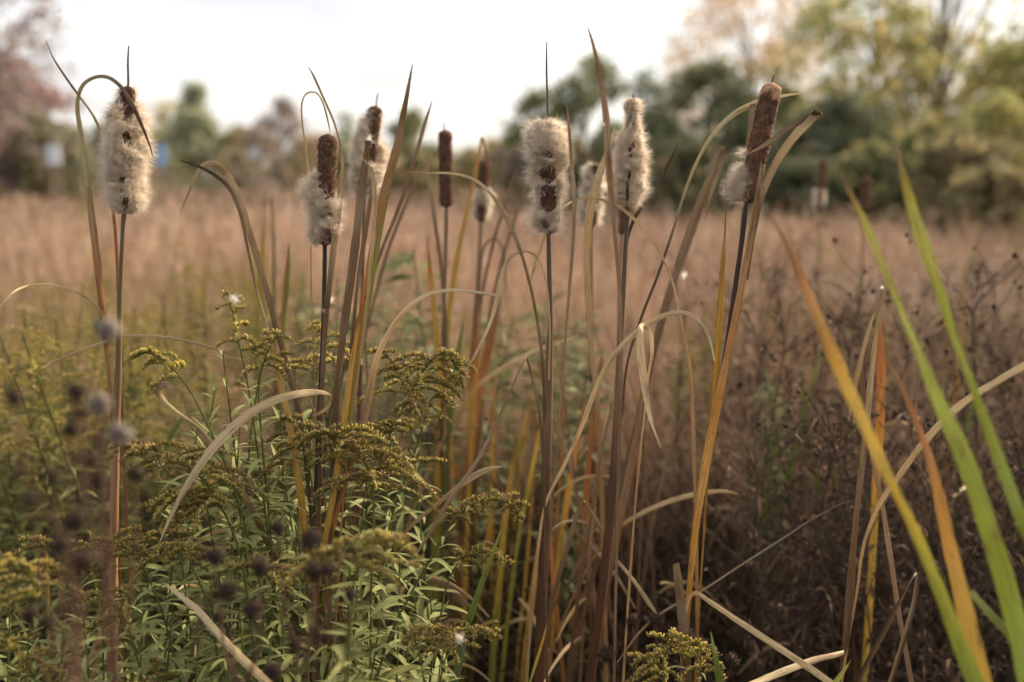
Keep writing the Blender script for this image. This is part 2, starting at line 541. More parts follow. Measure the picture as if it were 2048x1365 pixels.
def head(parent, top, bot, d, rs, prof=None, wins=(), needle=None, nh=26000, hw=0.00013, seed=1, tipcol=None, fuzz=600, ftone=1.0):
    """brown spike with (optionally) bursting fluff.  prof rows: t (0 top .. 1 bottom), left px, right px"""
    r = np.random.default_rng(seed)
    T3, B3 = P(*top, d), P(*bot, d)
    ax = T3 - B3; Ln = np.linalg.norm(ax); a = ax / Ln
    mid = (T3 + B3) / 2
    f = nrm(C0 - mid); f = nrm(f - a * (f @ a)); s = np.cross(a, f) * -1.0
    if s[0] < 0: s = -s
    k = d / FPX; R0 = rs * k
    # --- spike
    nt_, nth = 48, 22
    t = np.linspace(0, 1, nt_)
    endr = np.minimum(1, np.sqrt(np.clip(1 - np.clip((0.5 - np.abs(t - 0.5)) / (R0 * 0.8 / Ln) - 1, -1, 0) ** 2, 0, 1)))
    rad = R0 * np.maximum(endr, 0.12) * (1 + 0.03 * snoise(t * 9, seed))
    th = np.linspace(0, 2 * math.pi, nth, endpoint=False)
    jit = 1 + 0.05 * r.standard_normal((nt_, nth))
    V = T3[None, None] - (t * Ln)[:, None, None] * a + (rad[:, None] * jit)[:, :, None] * (np.cos(th)[None, :, None] * s + np.sin(th)[None, :, None] * f)
    i = np.arange(nt_ - 1)[:, None] * nth; j = np.arange(nth)[None]; j2 = (j + 1) % nth
    Q = np.stack([i + j, i + j2, i + nth + j2, i + nth + j], -1).reshape(-1, 4)
    col = np.repeat(np.repeat((BROWN * ftone)[None, None], nt_, 0), nth, 1)
    if tipcol is not None:
        wob = 0.03 * np.sin(th * 3 + seed) + 0.02 * np.sin(th * 7)
        fk = np.clip((0.115 + wob[None] - t[:, None]) / 0.02, 0, 1)[:, :, None]
        col = col * (1 - fk) + lin(tipcol)[None, None] * 0.8 * fk
    caps = [np.arange(nth)[None][:, ::-1], (np.arange(nth) + (nt_ - 1) * nth)[None]]
    o = obj('seed_spike', V.reshape(-1, 3), [Q] + caps, M_SPIKE, parent, col.reshape(-1, 3))
    if needle:
        n0 = T3 - a * 0.01
        n1 = P(*needle, d)
        tt = np.linspace(0, 1, 9)[:, None]
        pl = n0 * (1 - tt) + n1 * tt + 0.0004 * s * np.sin(tt * 7)
        V, Q = tube(pl, np.interp(tt[:, 0], [0, .8, 1], [0.0017, 0.0012, 0.0007]), 6)
        obj('spike_tip', V, Q, M_STEM, parent, lin((92, 74, 66)) * 0.7, np.stack([np.zeros(len(V)), V[:, 2], np.zeros(len(V))], -1))
    # --- fluff
    bag = Bag()
    def outer(tq, thq):
        c, sn = np.cos(thq), np.sin(thq)
        tl = [p[0] for p in prof]
        l = np.interp(tq, tl, [p[1] for p in prof]) * k
        rr = np.interp(tq, tl, [p[2] for p in prof]) * k
        m = (l + rr) * 0.5
        sidev = np.where(c > 0, rr, l)
        return sidev * c ** 2 + np.maximum(m, 0) * sn ** 2
    def window(tq, thq):
        u = np.cos(thq); q = np.zeros_like(tq)
        for (tw, uw, st, su) in wins:
            wob = 0.35 * np.sin(tq * 90 + 5 * u + tw * 40) + 0.3 * np.sin(u * 17 - tq * 130 + seed)
            e = ((tq - tw) / (st * 1.15)) ** 2 + ((u - uw) / (su * 1.35)) ** 2 + wob
            q = np.maximum(q, np.where(np.sin(thq) > -0.1, np.clip(2.2 - 1.4 * e, 0, 1), 0))
        return q
    if prof is not None:
        # soft woolly body under the hairs
        t = np.linspace(prof[0][0], prof[-1][0], 60); th = np.linspace(0, 2 * math.pi, 40, endpoint=False)
        TT, HH = np.meshgrid(t, th, indexing='ij')
        R = outer(TT, HH)
        lump = 0.10 * np.sin(TT * 31 + 3 * np.sin(HH * 2 + seed)) + 0.08 * np.sin(HH * 5 + TT * 47 + seed) + 0.05 * r.standard_normal(TT.shape)
        wv = window(TT, HH)
        Rb = R * (0.74 + lump) * (1 - wv)
        Rb = np.maximum(np.where(Rb < R0 * 1.03, R0 * 0.75, Rb), R0 * 0.5 * 0 + 0.0004)
        endf = np.clip(np.minimum(TT - t[0], t[-1] - TT) / 0.02, 0.15, 1)
        Rb = Rb * endf
        V = T3 - (TT * Ln)[:, :, None] * a + Rb[:, :, None] * (np.cos(HH)[:, :, None] * s + np.sin(HH)[:, :, None] * f)
        i = np.arange(59)[:, None] * 40; j = np.arange(40)[None]; j2 = (j + 1) % 40
        Q = np.stack([i + j, i + j2, i + 40 + j2, i + 40 + j], -1).reshape(-1, 4)
        cc = lin((246, 230, 206)) * 0.86
        shade = (1 + 0.8 * lump)[:, :, None]
        cv = np.clip(cc[None, None] * shade, 0.03, 0.84)
        edge = np.clip((R - R0) / (0.5 * R0), 0, 1)[:, :, None]
        cv = cv * edge + lin((150, 104, 72)) * 0.7 * (1 - edge)
        bag.add(V, Q, col=cv.reshape(-1, 3))
        # hairs in tufts
        ncl = 420
        tcn_ = r.uniform(prof[0][0], prof[-1][0], ncl); hcn = r.uniform(0, 2 * math.pi, ncl)
        dcl = r.standard_normal((ncl, 3)) * 0.30; lcl = np.where(r.uniform(0, 1, ncl) < .14, r.uniform(1.4, 1.9, ncl), r.uniform(0.6, 1.2, ncl)); tone = r.uniform(0.80, 1.06, ncl)
        ci = r.integers(0, ncl, nh)
        tq = tcn_[ci] + r.normal(0, 0.02, nh); hq = hcn[ci] + r.normal(0, 0.2, nh)
        okm = (tq > prof[0][0]) & (tq < prof[-1][0])
        Rq = outer(tq, hq); wq = window(tq, hq)
        okm &= (Rq > R0 * 1.08) & (r.uniform(0, 1, nh) > wq)
        tq, hq, ci, Rq, wq = tq[okm], hq[okm], ci[okm], Rq[okm], wq[okm]
        n = len(tq)
        rad_d = np.cos(hq)[:, None] * s + np.sin(hq)[:, None] * f
        base = T3 - (tq * Ln)[:, None] * a + rad_d * (np.maximum(R0 * 0.8, Rq * (0.42 + .16 * lcl[ci])))[:, None]
        long = np.where(r.uniform(0, 1, n) < 0.15, r.uniform(1.15, 1.75, n), 1.0)
        ln = np.clip(Rq * 0.60 * lcl[ci] * r.uniform(0.55, 1.15, n) * long, 0.0015, 0.02)
        dirv = nrm(rad_d + dcl[ci] + r.standard_normal((n, 3)) * 0.33)
        bend = r.standard_normal((n, 3)) * 0.34 - a * 0.05
        mid_ = base + dirv * (ln * 0.55)[:, None]
        tip = mid_ + nrm(dirv + bend) * (ln * 0.6)[:, None]
        sd2 = nrm(np.cross(dirv, r.standard_normal((n, 3))))
        hwv = hw * r.uniform(0.7, 1.4, n)[:, None]
        V = np.stack([base - sd2 * hwv, base + sd2 * hwv, mid_ - sd2 * hwv * 0.8, mid_ + sd2 * hwv * 0.8, tip], 1).reshape(-1, 3)
        o5 = np.arange(n)[:, None] * 5
        Q = o5 + np.array([[0, 1, 3, 2]]); Tt = o5 + np.array([[2, 3, 4]])
        cb = lin((236, 212, 180)) * 0.85; ct = lin((255, 250, 240)) * 0.92
        tn = tone[ci][:, None]
        warm = np.clip(0.5 + 0.9 * np.sin(tq * 26 + 2.2 * np.sin(hq * 2 + seed) + seed) * np.cos(hq * 3 + tq * 11), 0, 1)[:, None, None] * 0.30
        cv = np.stack([cb * tn, cb * tn, (cb * .35 + ct * .65) * tn, (cb * .35 + ct * .65) * tn, ct * (0.5 + 0.5 * tn)], 1)
        cv = (cv * (1 - warm) + (lin((176, 134, 98)) * .8) * warm).reshape(-1, 3)
        bag.add(V, Q, Tt, col=np.clip(cv, 0, 0.92))
    if fuzz:
        n = fuzz
        tq = r.uniform(0.01, 0.99, n); hq = r.uniform(0, 2 * math.pi, n)
        er = np.interp(tq, np.linspace(0, 1, nt_), rad)
        rd = np.cos(hq)[:, None] * s + np.sin(hq)[:, None] * f
        base = T3 - (tq * Ln)[:, None] * a + rd * (er * 0.98)[:, None]
        dv = nrm(rd * 0.7 + r.standard_normal((n, 3)) * 0.7)
        ln = r.uniform(0.0008, 0.0035, n)[:, None]
        mid_ = base + dv * ln * .5; tip = mid_ + nrm(dv + r.standard_normal((n, 3)) * .7) * ln * .6
        sd2 = nrm(np.cross(dv, r.standard_normal((n, 3)))) * hw * 0.8
        V = np.stack([base - sd2, base + sd2, mid_ - sd2, mid_ + sd2, tip], 1).reshape(-1, 3)
        o5 = np.arange(n)[:, None] * 5
        bag.add(V, o5 + np.array([[0, 1, 3, 2]]), o5 + np.array([[2, 3, 4]]), col=lin((222, 200, 176)) * 0.8)
    if bag.n:
        bag.obj('seed_fluff', M_FLUFF, parent)
def cattail(label, foot, d, group='cattails'):
    x, y = foot
    p = P(x, y, d)
    e = empty('cattail', (p[0], d, 0.0))
    return tag(e, label, 'cattail', group)

# --- the cattail by the left edge
c = cattail('tall fluffy cattail with long bare tip and orange leaf arching over its head', (228, 1060), 1.35)
head(c, (256, 172), (248, 428), 1.35, 13,
     [(.0, 12, 14), (.05, 16, 20), (.12, 25, 22), (.23, 40, 40), (.34, 45, 48), (.5, 44, 49), (.66, 40, 44), (.81, 38, 46), (.93, 28, 42), (1.0, 12, 22)],
     [(.08, .05, .09, .8), (.2, .1, .07, .5), (.41, .1, .05, .42), (.73, -.4, .028, .26), (.81, -.4, .02, .2), (.905, .15, .045, .35)],
     (257, 92), 26000, seed=3, ftone=0.85)
stalk(c, '248,420,9 243,520,9 240,600,10 238,690,11 236,760,14 232,860,16 230,960,17 228,1070,17 226,1200,20 224,1365,22', 1.35, 'stemtop')
leaf(c, '229,930,9 224,840,9 219,760,9 212,690,13 205,620,19 194,520,20 184,440,19 172,350,17 160,260,13 155,205,10 168,168,9 190,155,9 215,155,10 240,172,10 262,205,11 282,248,9 297,285,6 306,315,2', (1.36, 1.30), 'oratan')
leaf(c, '240,700,9 237,600,9 233,500,9 226,420,9 214,330,9 203,270,9 188,235,7 160,195,6 128,150,6 106,115,4 92,82,2', (1.37, 1.42), 'oratan')
leaf(c, '212,665,5 204,628,6 180,601,6 150,583,6 110,571,6 60,571,6 25,586,6 2,612,6 -20,650,3', (1.35, 1.28), 'pale', root=False)
# --- the half brown, half burst one
c = cattail('cattail brown on top with cream fluff bursting from its lower left side, on black stem', (636, 1000), 1.34)
head(c, (656, 268), (650, 492), 1.34, 18.5,
     [(.29, 0, 0), (.32, 22, 0), (.4, 43, 6), (.48, 48, 14), (.53, 48, 24), (.6, 46, 27), (.68, 38, 26), (.73, 30, 25), (.78, 33, 24), (.86, 36, 20), (.93, 34, 16), (1.0, 20, 4)],
     [(.4, .5, .13, .95), (.71, .35, .02, .3), (.86, .2, .02, .3), (.95, .55, .07, .6)], None, 22000, seed=5, fuzz=3000)
stalk(c, '650,486,9 649,560,9 647,640,9 642,760,10 638,860,11 632,1000,12 628,1150,13 626,1365,14', 1.34, 'stemblk')
leaf(c, '640,890,10 645,760,13 650,660,14 657,590,16 664,530,18 671,470,19 678,410,19 683,365,17 685,335,10 680,290,6 668,245,6 652,208,6 636,172,6 626,150,5 617,135,1.5', (1.31, 1.36), 'brntan')
leaf(c, '628,720,4 622,560,4 621,420,4 612,300,5 604,240,5 604,206,5 616,186,5 632,186,5 645,204,5 655,238,5 661,268,2', (1.39, 1.40), 'tan')
# --- blurred fluffy one behind the brown and green leaves
c = cattail('soft blurred fluffy cattail behind the broad brown leaf and green-orange leaf', (724, 700), 1.78)
head(c, (752, 212), (727, 392), 1.78, 14,
     [(.0, 8, 8), (.1, 20, 17), (.25, 30, 14), (.38, 35, 17), (.47, 38, 36), (.6, 40, 40), (.75, 38, 38), (.9, 35, 28), (1.0, 18, 8)],
     [(.24, .35, .15, .55), (.52, .45, .1, .5), (.75, -.3, .05, .3), (.9, -.2, .05, .3)], (756, 186), 14000, 0.0003, seed=8)
stalk(c, '728,390,8 726,520,8 722,700,9 716,1000,10', 1.78, 'stemdk')
# --- smooth brown one
c = cattail('whole smooth brown cattail without fluff, crossed by a thin horizontal leaf', (885, 700), 2.0)
head(c, (890, 260), (893, 416), 2.0, 13.5, None, (), (888, 246), 0, 0.0003, seed=12, fuzz=500)
stalk(c, '893,412,7 892,480,7 890,560,7 886,700,8 884,900,9', 2.0, 'stemdk')
# --- small one in the gap
c = cattail('small blurred cattail, brown above and white fluff below, under a sharply bent leaf', (945, 700), 2.35)
head(c, (969, 320), (962, 444), 2.35, 10.5,
     [(.42, 0, 0), (.47, 12, 18), (.55, 16, 20), (.68, 17, 18), (.85, 18, 18), (1.0, 8, 8)],
     [(.3, 0, .14, 1.2), (.82, -.1, .09, .75)], None, 6000, 0.0004, seed=15)
stalk(c, '962,440,7 957,540,7 950,640,8 944,760,9', 2.35, 'stemdk')
# --- the fluffy one in the middle
c = cattail('fluffy cattail with two dark brown bare patches and long needle tip, standing upright', (1092, 1000), 1.35)
head(c, (1095, 240), (1097, 470), 1.35, 16,
     [(.0, 22, 18), (.04, 36, 26), (.1, 46, 34), (.2, 48, 42), (.32, 46, 47), (.4, 38, 42), (.5, 31, 35), (.62, 30, 31), (.75, 31, 29), (.87, 38, 28), (.95, 26, 24), (1.0, 10, 10)],
     [(.3, .05, .025, .4), (.455, 0, .065, .72), (.60, .1, .03, .65), (.70, 0, .08, .75), (.9, -.3, .035, .32)],
     (1093, 84), 26000, seed=21, ftone=0.8)
stalk(c, '1097,462,9 1099,560,10 1101,640,10 1099,700,15 1097,800,18 1094,900,20 1090,1000,22 1086,1150,23 1078,1365,24', 1.35, 'stemdk')
leaf(c, '1104,1010,6 1116,880,7 1124,760,8 1132,660,8 1140,560,9 1147,470,11 1148,400,12 1143,320,11 1138,255,7 1134,205,1.5', (1.34, 1.30), 'tanpnk')
leaf(c, '1098,760,6 1099,640,6 1092,565,5 1076,518,6 1052,503,7 1027,510,9 1010,532,10 998,580,10 985,632,9 965,682,8 946,718,6 932,742,1.5', (1.34, 1.27), 'pale', root=False)
leaf(c, '1090,900,6 1088,800,7 1084,715,8 1074,640,8 1060,570,9 1040,500,10 1015,440,11 985,392,11 950,361,9 905,348,7 850,347,5 793,344,2', (1.35, 1.24), 'brntan', root=False)
# --- blurred back pair
c = cattail('blurred white burst cattail behind two crossing pale leaves', (1182, 640), 2.15)
head(c, (1191, 326), (1181, 456), 2.15, 11,
     [(.0, 12, 10), (.1, 20, 18), (.3, 24, 22), (.6, 28, 22), (.85, 26, 18), (1.0, 12, 8)],
     [(.13, .25, .08, .5), (.55, .5, .08, .5), (.85, .2, .12, .5)], None, 7000, 0.0004, seed=25)
stalk(c, '1181,450,8 1182,560,8 1184,700,9 1186,900,10', 2.15, 'stemdk')
c = cattail('small rust-brown spike showing below the long-necked cattail', (1240, 640), 2.3)
head(c, (1252, 392), (1243, 470), 2.3, 9, None, (), None, 0, 0.0003, seed=27, fuzz=100, ftone=1.3)
stalk(c, '1243,466,6 1240,560,6 1238,700,7', 2.3, 'stemdk')
# --- long neck
c = cattail('fluffy cattail with narrow neck and small knob on top', (1228, 1000), 1.40)
head(c, (1266, 196), (1256, 414), 1.40, 9,
     [(.0, 10, 8), (.05, 18, 16), (.1, 17, 17), (.15, 13, 15), (.22, 13, 15), (.28, 18, 20), (.36, 27, 24), (.45, 33, 29), (.53, 29, 28), (.6, 27, 33), (.7, 33, 36), (.8, 36, 34), (.9, 34, 31), (.97, 22, 25), (1.0, 8, 10)],
     [(.43, .4, .03, .28), (.475, -.15, .022, .3), (.535, .2, .016, .28), (.71, -.05, .04, .28), (.8, -.3, .05, .25), (.9, -.25, .06, .3)],
     (1267, 188), 24000, 0.00012, seed=31, fuzz=300)
stalk(c, '1256,410,9 1252,480,9 1248,560,10 1243,640,12 1238,740,14 1233,860,17 1226,980,19 1212,1120,20 1196,1250,20 1180,1365,21', 1.40, 'stemdk')
leaf(c, '1246,600,6 1250,520,8 1258,465,9 1276,425,10 1302,388,10 1330,342,9 1346,310,7 1357,284,2', (1.42, 1.46), 'dark', root=False)
leaf(c, '1243,840,6 1255,725,7 1284,632,8 1318,545,8 1348,455,8 1374,372,8 1400,312,9 1432,262,12 1470,227,15 1512,206,15 1550,196,10 1580,190,6 1606,187,2', (1.41, 1.44), 'brnpal', root=False)
# --- leaning brown one on the right
c = cattail('leaning brown cattail with beige crown and white fluff at its lower left edge', (1378, 1180), 1.36)
head(c, (1545, 166), (1493, 407), 1.36, 20,
     [(.55, 0, 0), (.57, 26, 0), (.6, 32, 0), (.63, 22, 0), (.655, 0, 0), (.66, 0, 0), (.69, 26, 0), (.74, 36, 0), (.8, 46, 0), (.88, 48, 0), (.95, 46, 2), (1.0, 36, 2)],
     [(.85, .8, .4, .72), (.6, .8, .1, .72)], (1548, 150), 16000, seed=37, tipcol=(190, 150, 118), fuzz=3200, ftone=1.12)
stalk(c, '1494,400,9 1488,450,10 1480,510,10 1470,580,11 1460,650,11 1448,730,11 1436,800,11 1420,880,10 1405,980,10 1388,1100,12 1374,1230,14 1368,1365,15', 1.36, 'stemblk')
leaf(c, '1372,1270,16 1378,1190,17 1386,1105,19 1396,1020,22 1410,940,25 1425,860,24 1441,780,23 1460,690,21 1480,590,19 1497,500,18 1509,430,17 1518,370,11 1523,322,2', (1.34, 1.31), 'sheath')
leaf(c, '1494,560,8 1508,470,9 1522,400,14 1538,355,19 1565,305,23 1600,260,26 1630,230,27 1640,222,26', (1.33, 1.30), 'brntan', root=False)
leaf(c, '1634,224,20 1622,232,15 1600,244,15 1570,262,16 1545,281,15 1520,296,10 1498,307,3', (1.30, 1.31), 'grey', root=False)
leaf(c, '1466,620,9 1476,540,10 1486,440,11 1494,340,13 1499,270,14 1506,209,14', (1.40, 1.40), 'grey', root=False)
# --- far two on the right
c = cattail('far blurred thin pale cattail in front of the dark evergreen', (1640, 560), 3.3)
head(c, (1647, 320), (1640, 425), 3.3, 8, [(.5, 0, 0), (.58, 12, 8), (.8, 14, 8), (1.0, 8, 6)], [(.3, 0, .2, 1.2)], None, 3000, 0.0006, seed=41, fuzz=0, ftone=1.3)
stalk(c, '1640,420,6 1637,520,6 1634,640,7', 3.3, 'brown')
c = cattail('far blurred reddish brown cattail between the two green leaf tips', (1724, 560), 2.9)
head(c, (1734, 352), (1727, 428), 2.9, 10, None, (), None, 0, seed=43, fuzz=0, ftone=1.2)
stalk(c, '1727,424,6 1724,520,6 1720,640,7', 2.9, 'brown')

# ------------------------------------------------------------------ single reed leaves, traced one by one
blade('broad grey-brown leaf with torn blunt top in front of blurred fluff', '664,960,13 668,870,14 678,740,19 690,640,22 703,550,24 714,460,24 722,390,22 730,330,18 737,282,15', (1.31, 1.30), 'brown')
blade('narrow brown leaf hidden right behind the broad grey-brown one', '700,760,9 710,620,10 722,520,12 735,440,12 742,385,10 744,350,5', (1.42, 1.44), 'brown')
blade('tan folded leaf hanging beside the green-and-orange striped leaf', '690,960,5 704,830,6 720,720,8 733,620,9 741,530,11 747,450,13 749,390,14 745,350,11 737,331,6 724,317,2', (1.29, 1.27), 'tan')
blade('tall leaf striped green and orange with grey upright tip', '655,1130,16 668,1030,20 682,950,21 697,820,23 712,720,24 734,590,28 757,450,29 776,360,25 793,300,22 804,245,17 814,190,11 821,150,6 825,128,1.5', (1.36, 1.34), 'twoG', p2='twoO')
blade('slim grey-brown leaf slanting up right past the smooth brown cattail', '700,690,7 728,605,8 760,510,9 792,430,10 818,355,10 838,290,10 853,238,8 864,203,2', (1.62, 1.66), 'brown')
blade('faint blurred brown leaf slanting below the horizontal leaf tip', '770,520,8 805,425,10 830,370,10 855,318,6', (2.1, 2.1), 'grey')
blade('long brown leaf bending over left with drooping narrow tip', '612,930,12 602,845,14 577,745,17 547,630,18 518,530,18 493,445,18 473,385,18 452,346,17 428,327,13 407,330,9 391,354,9 376,390,7 359,432,1.5', (1.36, 1.28), 'brntan')
blade('yellow-based leaf running up into a dark tip pointing left', '612,1090,20 600,980,22 585,880,21 563,775,18 540,680,12 512,575,8 494,490,8 480,425,10 456,373,11 426,348,10 394,332,8 358,321,2', (1.32, 1.26), 'yeltan')
blade('short upright leaf, green on one edge and orange on the other', '556,820,13 562,720,15 567,640,17 573,560,16 577,510,8 578,488,2', (1.75, 1.75), 'green', p2='orange')
blade('thin blurred brown leaf rising left of the short orange leaf', '550,720,9 548,600,9 547,480,8 544,395,5', (2.4, 2.4), 'brown')
blade('blurred yellow-green leaf tip above the goldenrod', '512,700,11 520,560,12 526,470,10 529,405,4', (2.7, 2.7), 'yelgrn')
blade('wide pale leaf arching down left across the goldenrod', '625,832,4 641,826,9 656,814,10 661,798,9 648,786,12 622,785,18 582,791,22 532,808,25 482,841,25 432,889,24 400,931,21 370,977,16 345,1025,11 318,1088,2', (1.33, 1.17), 'pale', root=False)
blade('twisted leaf with curled pale top crossing under the wide pale leaf', '600,1290,16 580,1200,17 556,1130,18 532,1078,18 508,1028,18 480,975,17 440,915,16 402,862,13 370,836,10 342,815,11 322,795,17 316,776,20 328,771,17 342,778,9 352,800,3', (1.34, 1.24), 'brntan')
blade('dead pale leaf lying diagonally in the lower left leaves', '560,1400,26 530,1362,26 484,1318,24 436,1268,22 394,1220,19 355,1188,12 330,1168,3', (1.12, 1.18), 'pale')
blade('leaf with grey and orange streaks arching right to a flat thin tip', '650,1150,19 665,1050,21 690,960,21 712,890,22 730,830,22 742,770,21 757,708,18 782,658,14 816,615,13 860,588,12 902,581,11 950,585,9 1000,592,6 1032,594,1.5', (1.33, 1.24), 'orgrey', p2='greyst', roll=0.2)
blade('yellow leaf standing close behind the dark streaked leaf', '640,1140,14 660,1030,18 676,930,19 690,830,17 705,720,14 717,650,9 722,610,3', (1.30, 1.31), 'yellow')
blade('pale curved leaf crossing behind the fluffy left cattail stem', '640,930,7 618,800,6 575,757,6 522,735,7 470,712,8 420,695,8 360,680,8 300,672,7 245,674,8 205,686,9 150,706,9 112,722,8 84,736,2', (1.36, 1.36), 'tan')
# centre group
blade('leaf creased into a sharp peak with legs both sides', '1090,1060,7 1088,960,7 1084,880,8 1076,810,7 1064,757,6 1055,722,5 1052,716,4 1048,722,4 1020,785,6 990,850,8 958,915,11 905,992,13 850,1082,9 815,1135,4', (1.31, 1.22), 'grey')
blade('flat brown leaf tip reaching right above the arching goldenrod plume', '790,1090,8 830,1045,10 875,1008,12 920,972,15 960,946,18 988,936,12 1005,934,2', (1.30, 1.28), 'tan', root=False)
blade('blurred pale leaf sloping up to the upright fluffy cattail', '890,870,8 930,805,11 965,765,13 1005,737,13 1060,706,12 1110,688,10 1155,673,4', (1.95, 1.95), 'tan')
blade('wide arching tan leaf curving over the hanging loop', '1062,1240,10 1076,1100,9 1092,1005,8 1130,928,10 1164,852,12 1191,780,14 1221,720,16 1257,680,16 1300,646,15 1340,628,13 1372,627,11 1400,645,11 1419,678,8 1429,722,2', (1.33, 1.27), 'pale')
blade('spotted pale leaf looped over and hanging straight down', '1275,960,6 1290,820,6 1298,745,7 1304,705,10 1302,672,12 1292,654,15 1281,660,20 1281,700,23 1288,760,21 1295,810,15 1305,852,9 1322,896,1.5', (1.30, 1.24), 'pale')
blade('thin brown arch whose tip passes behind the upright fluffy cattail', '1392,1030,10 1389,940,11 1386,840,11 1381,745,10 1371,685,8 1360,630,7 1345,565,6 1325,515,7 1296,470,8 1258,429,9 1220,405,8 1180,396,7 1150,401,7 1122,421,8 1090,474,9 1070,530,9 1052,595,2', (1.40, 1.38), 'tan')
blade('tallest pinkish tan leaf with a sharp tip high against the sky', '1238,900,9 1242,760,10 1241,640,11 1236,530,13 1228,450,14 1221,370,17 1216,300,19 1212,235,18 1202,165,14 1190,105,10 1182,75,6 1175,54,1.5', (1.31, 1.27), 'tanpnk')
blade('broad pale leaf slanting behind the tallest leaf', '1202,960,15 1194,800,16 1184,700,18 1176,590,19 1174,500,20 1181,420,23 1195,362,23 1212,312,14 1224,275,8 1232,248,2', (1.58, 1.60), 'tan')
blade('wide blurred grey leaf folded at the top beside the yellow leaf', '1195,1120,16 1222,1040,19 1250,950,22 1275,850,20 1300,735,20 1335,600,24 1372,490,26 1402,405,25 1426,345,22 1440,305,18 1447,298,14 1446,308,13 1434,350,12 1420,395,9 1410,445,2', (1.68, 1.68), 'grey')
blade('slender yellow leaf with a thread-like dry tip', '1412,1000,6 1420,880,9 1428,790,14 1436,680,17 1442,590,17 1447,510,13 1450,470,6 1451,410,3 1452,333,1.5', (1.37, 1.37), 'yellow')
blade('grey broken stump of a leaf beside the yellow leaf base', '1374,1330,28 1368,1270,28 1361,1200,26 1355,1150,23 1352,1128,20', (1.30, 1.30), 'grey', name='reed_stump')
blade('pale bent leaf falling to the lower right from the yellow leaf base', '1366,1290,10 1372,1225,9 1379,1195,9 1390,1186,10 1420,1204,13 1470,1238,16 1530,1278,19 1600,1324,20 1670,1372,20', (1.33, 1.20), 'pale')
blade('thread-thin dry leaf slanting from the dry stalk to the goldenrod', '1708,1120,7 1712,1050,6 1710,1008,5 1703,1003,4 1640,1030,5 1560,1081,6 1480,1132,6 1400,1184,6 1330,1222,7 1282,1262,7 1235,1325,3', (1.38, 1.30), 'grey', root=False)
# right group
def dry_stalk():
    p = P(1690, 1365, 1.36)
    e = tag(empty('dry_stalk', (p[0], p[1], 0)), 'dry brown flowerless stalk with a frayed pale tip among dark weeds', 'stalk')
    leaf(e, '1684,1340,15 1690,1290,15 1696,1200,17 1706,1100,17 1716,1000,16 1728,900,17 1738,800,17 1746,720,15 1755,650,11 1764,585,7 1767,558,1.5', (1.36, 1.34), 'brntan')
    leaf(e, '1720,960,6 1734,840,8 1722,740,13 1733,670,11 1748,620,9 1763,576,5', (1.35, 1.33), 'grey', root=False)
    leaf(e, '1698,842,3 1703,805,11 1714,755,15 1730,690,11 1748,625,6', (1.32, 1.31), 'tan', root=False)
    leaf(e, '1692,1310,13 1705,1180,11 1712,1060,9 1722,970,10 1731,905,8 1737,860,3', (1.33, 1.32), 'brown', root=False)
dry_stalk()
blade('straight brown leaf leaning left from the bottom beside the dry stalk', '1826,1390,15 1815,1320,15 1798,1230,14 1780,1110,15 1764,1010,14 1750,940,12 1742,890,10 1737,850,4', (1.30, 1.34), 'tanpnk')
blade('long pale leaf sweeping up to the right edge', '1700,1260,7 1713,1190,7 1728,1090,9 1758,1012,12 1800,950,16 1860,871,19 1920,811,20 1990,765,20 2070,722,20 2160,690,12', (1.34, 1.20), 'pale')
blade('dark leaf bent into a narrow upside-down V near the bottom', '1700,1400,15 1730,1335,15 1765,1270,14 1800,1203,11 1824,1157,7 1834,1147,8 1834,1160,11 1829,1200,13 1815,1255,14 1795,1320,14 1775,1385,13', (1.26, 1.22), 'grey', p2='dark')
blade('pale flat leaf pointing left from the foot of the dry stalk', '1691,1304,11 1668,1311,15 1630,1320,18 1575,1340,20 1520,1362,20 1440,1396,14', (1.34, 1.22), 'pale', root=False)
blade('dark pointed sheath at the foot of the dry stalk', '1712,1400,16 1711,1350,14 1708,1300,9 1706,1262,2', (1.33, 1.33), 'dark')
blade('little green leaf tip with brown point at the bottom edge', '1640,1410,20 1668,1370,16 1690,1338,8 1703,1320,2', (1.15, 1.14), 'grntip')
blade('orange-yellow upright leaf blurred behind the dry stalk', '1745,1110,20 1752,980,22 1759,850,24 1762,740,23 1759,660,14 1757,612,3', (1.75, 1.75), 'goldor')
# near, out of focus
G = 'large out-of-focus leaves close to the lens'
blade('big yellow leaf turning green at its foot, nearest the dry stalk', '1985,1440,54 1950,1365,50 1882,1190,36 1822,1045,29 1770,940,29 1722,835,34 1682,745,37 1642,652,32 1604,562,23 1572,485,12 1530,415,3', (0.86, 0.95), 'yeltip', G)
blade('wide bright green leaf reaching from bottom corner to a pale tip', '2080,1440,62 2058,1365,60 2020,1200,56 1978,1060,51 1922,900,45 1872,790,35 1832,692,20 1800,615,15 1770,540,18 1732,452,19 1695,375,9 1678,338,2', (0.84, 0.95), 'grntip', G)
blade('lime green leaf with brown-white tip standing tallest near the right edge', '2120,1210,38 2080,1120,37 2040,1030,35 2002,930,31 1970,842,26 1940,760,19 1910,680,19 1882,592,28 1852,502,33 1826,420,29 1802,330,13 1789,278,2', (0.86, 0.97), 'grntip', G)
blade('orange-gold leaf rising between the two bright green ones', '1985,1450,66 1962,1365,60 1932,1225,48 1902,1100,40 1880,1000,31 1860,920,22 1832,842,16 1802,772,12 1768,712,2', (0.88, 1.04), 'goldor', G)
blade('short cut-off pale green leaf piece low beside the gold leaf', '2075,1330,26 2020,1270,25 1982,1230,23 1942,1184,18', (0.95, 1.0), 'green', G)
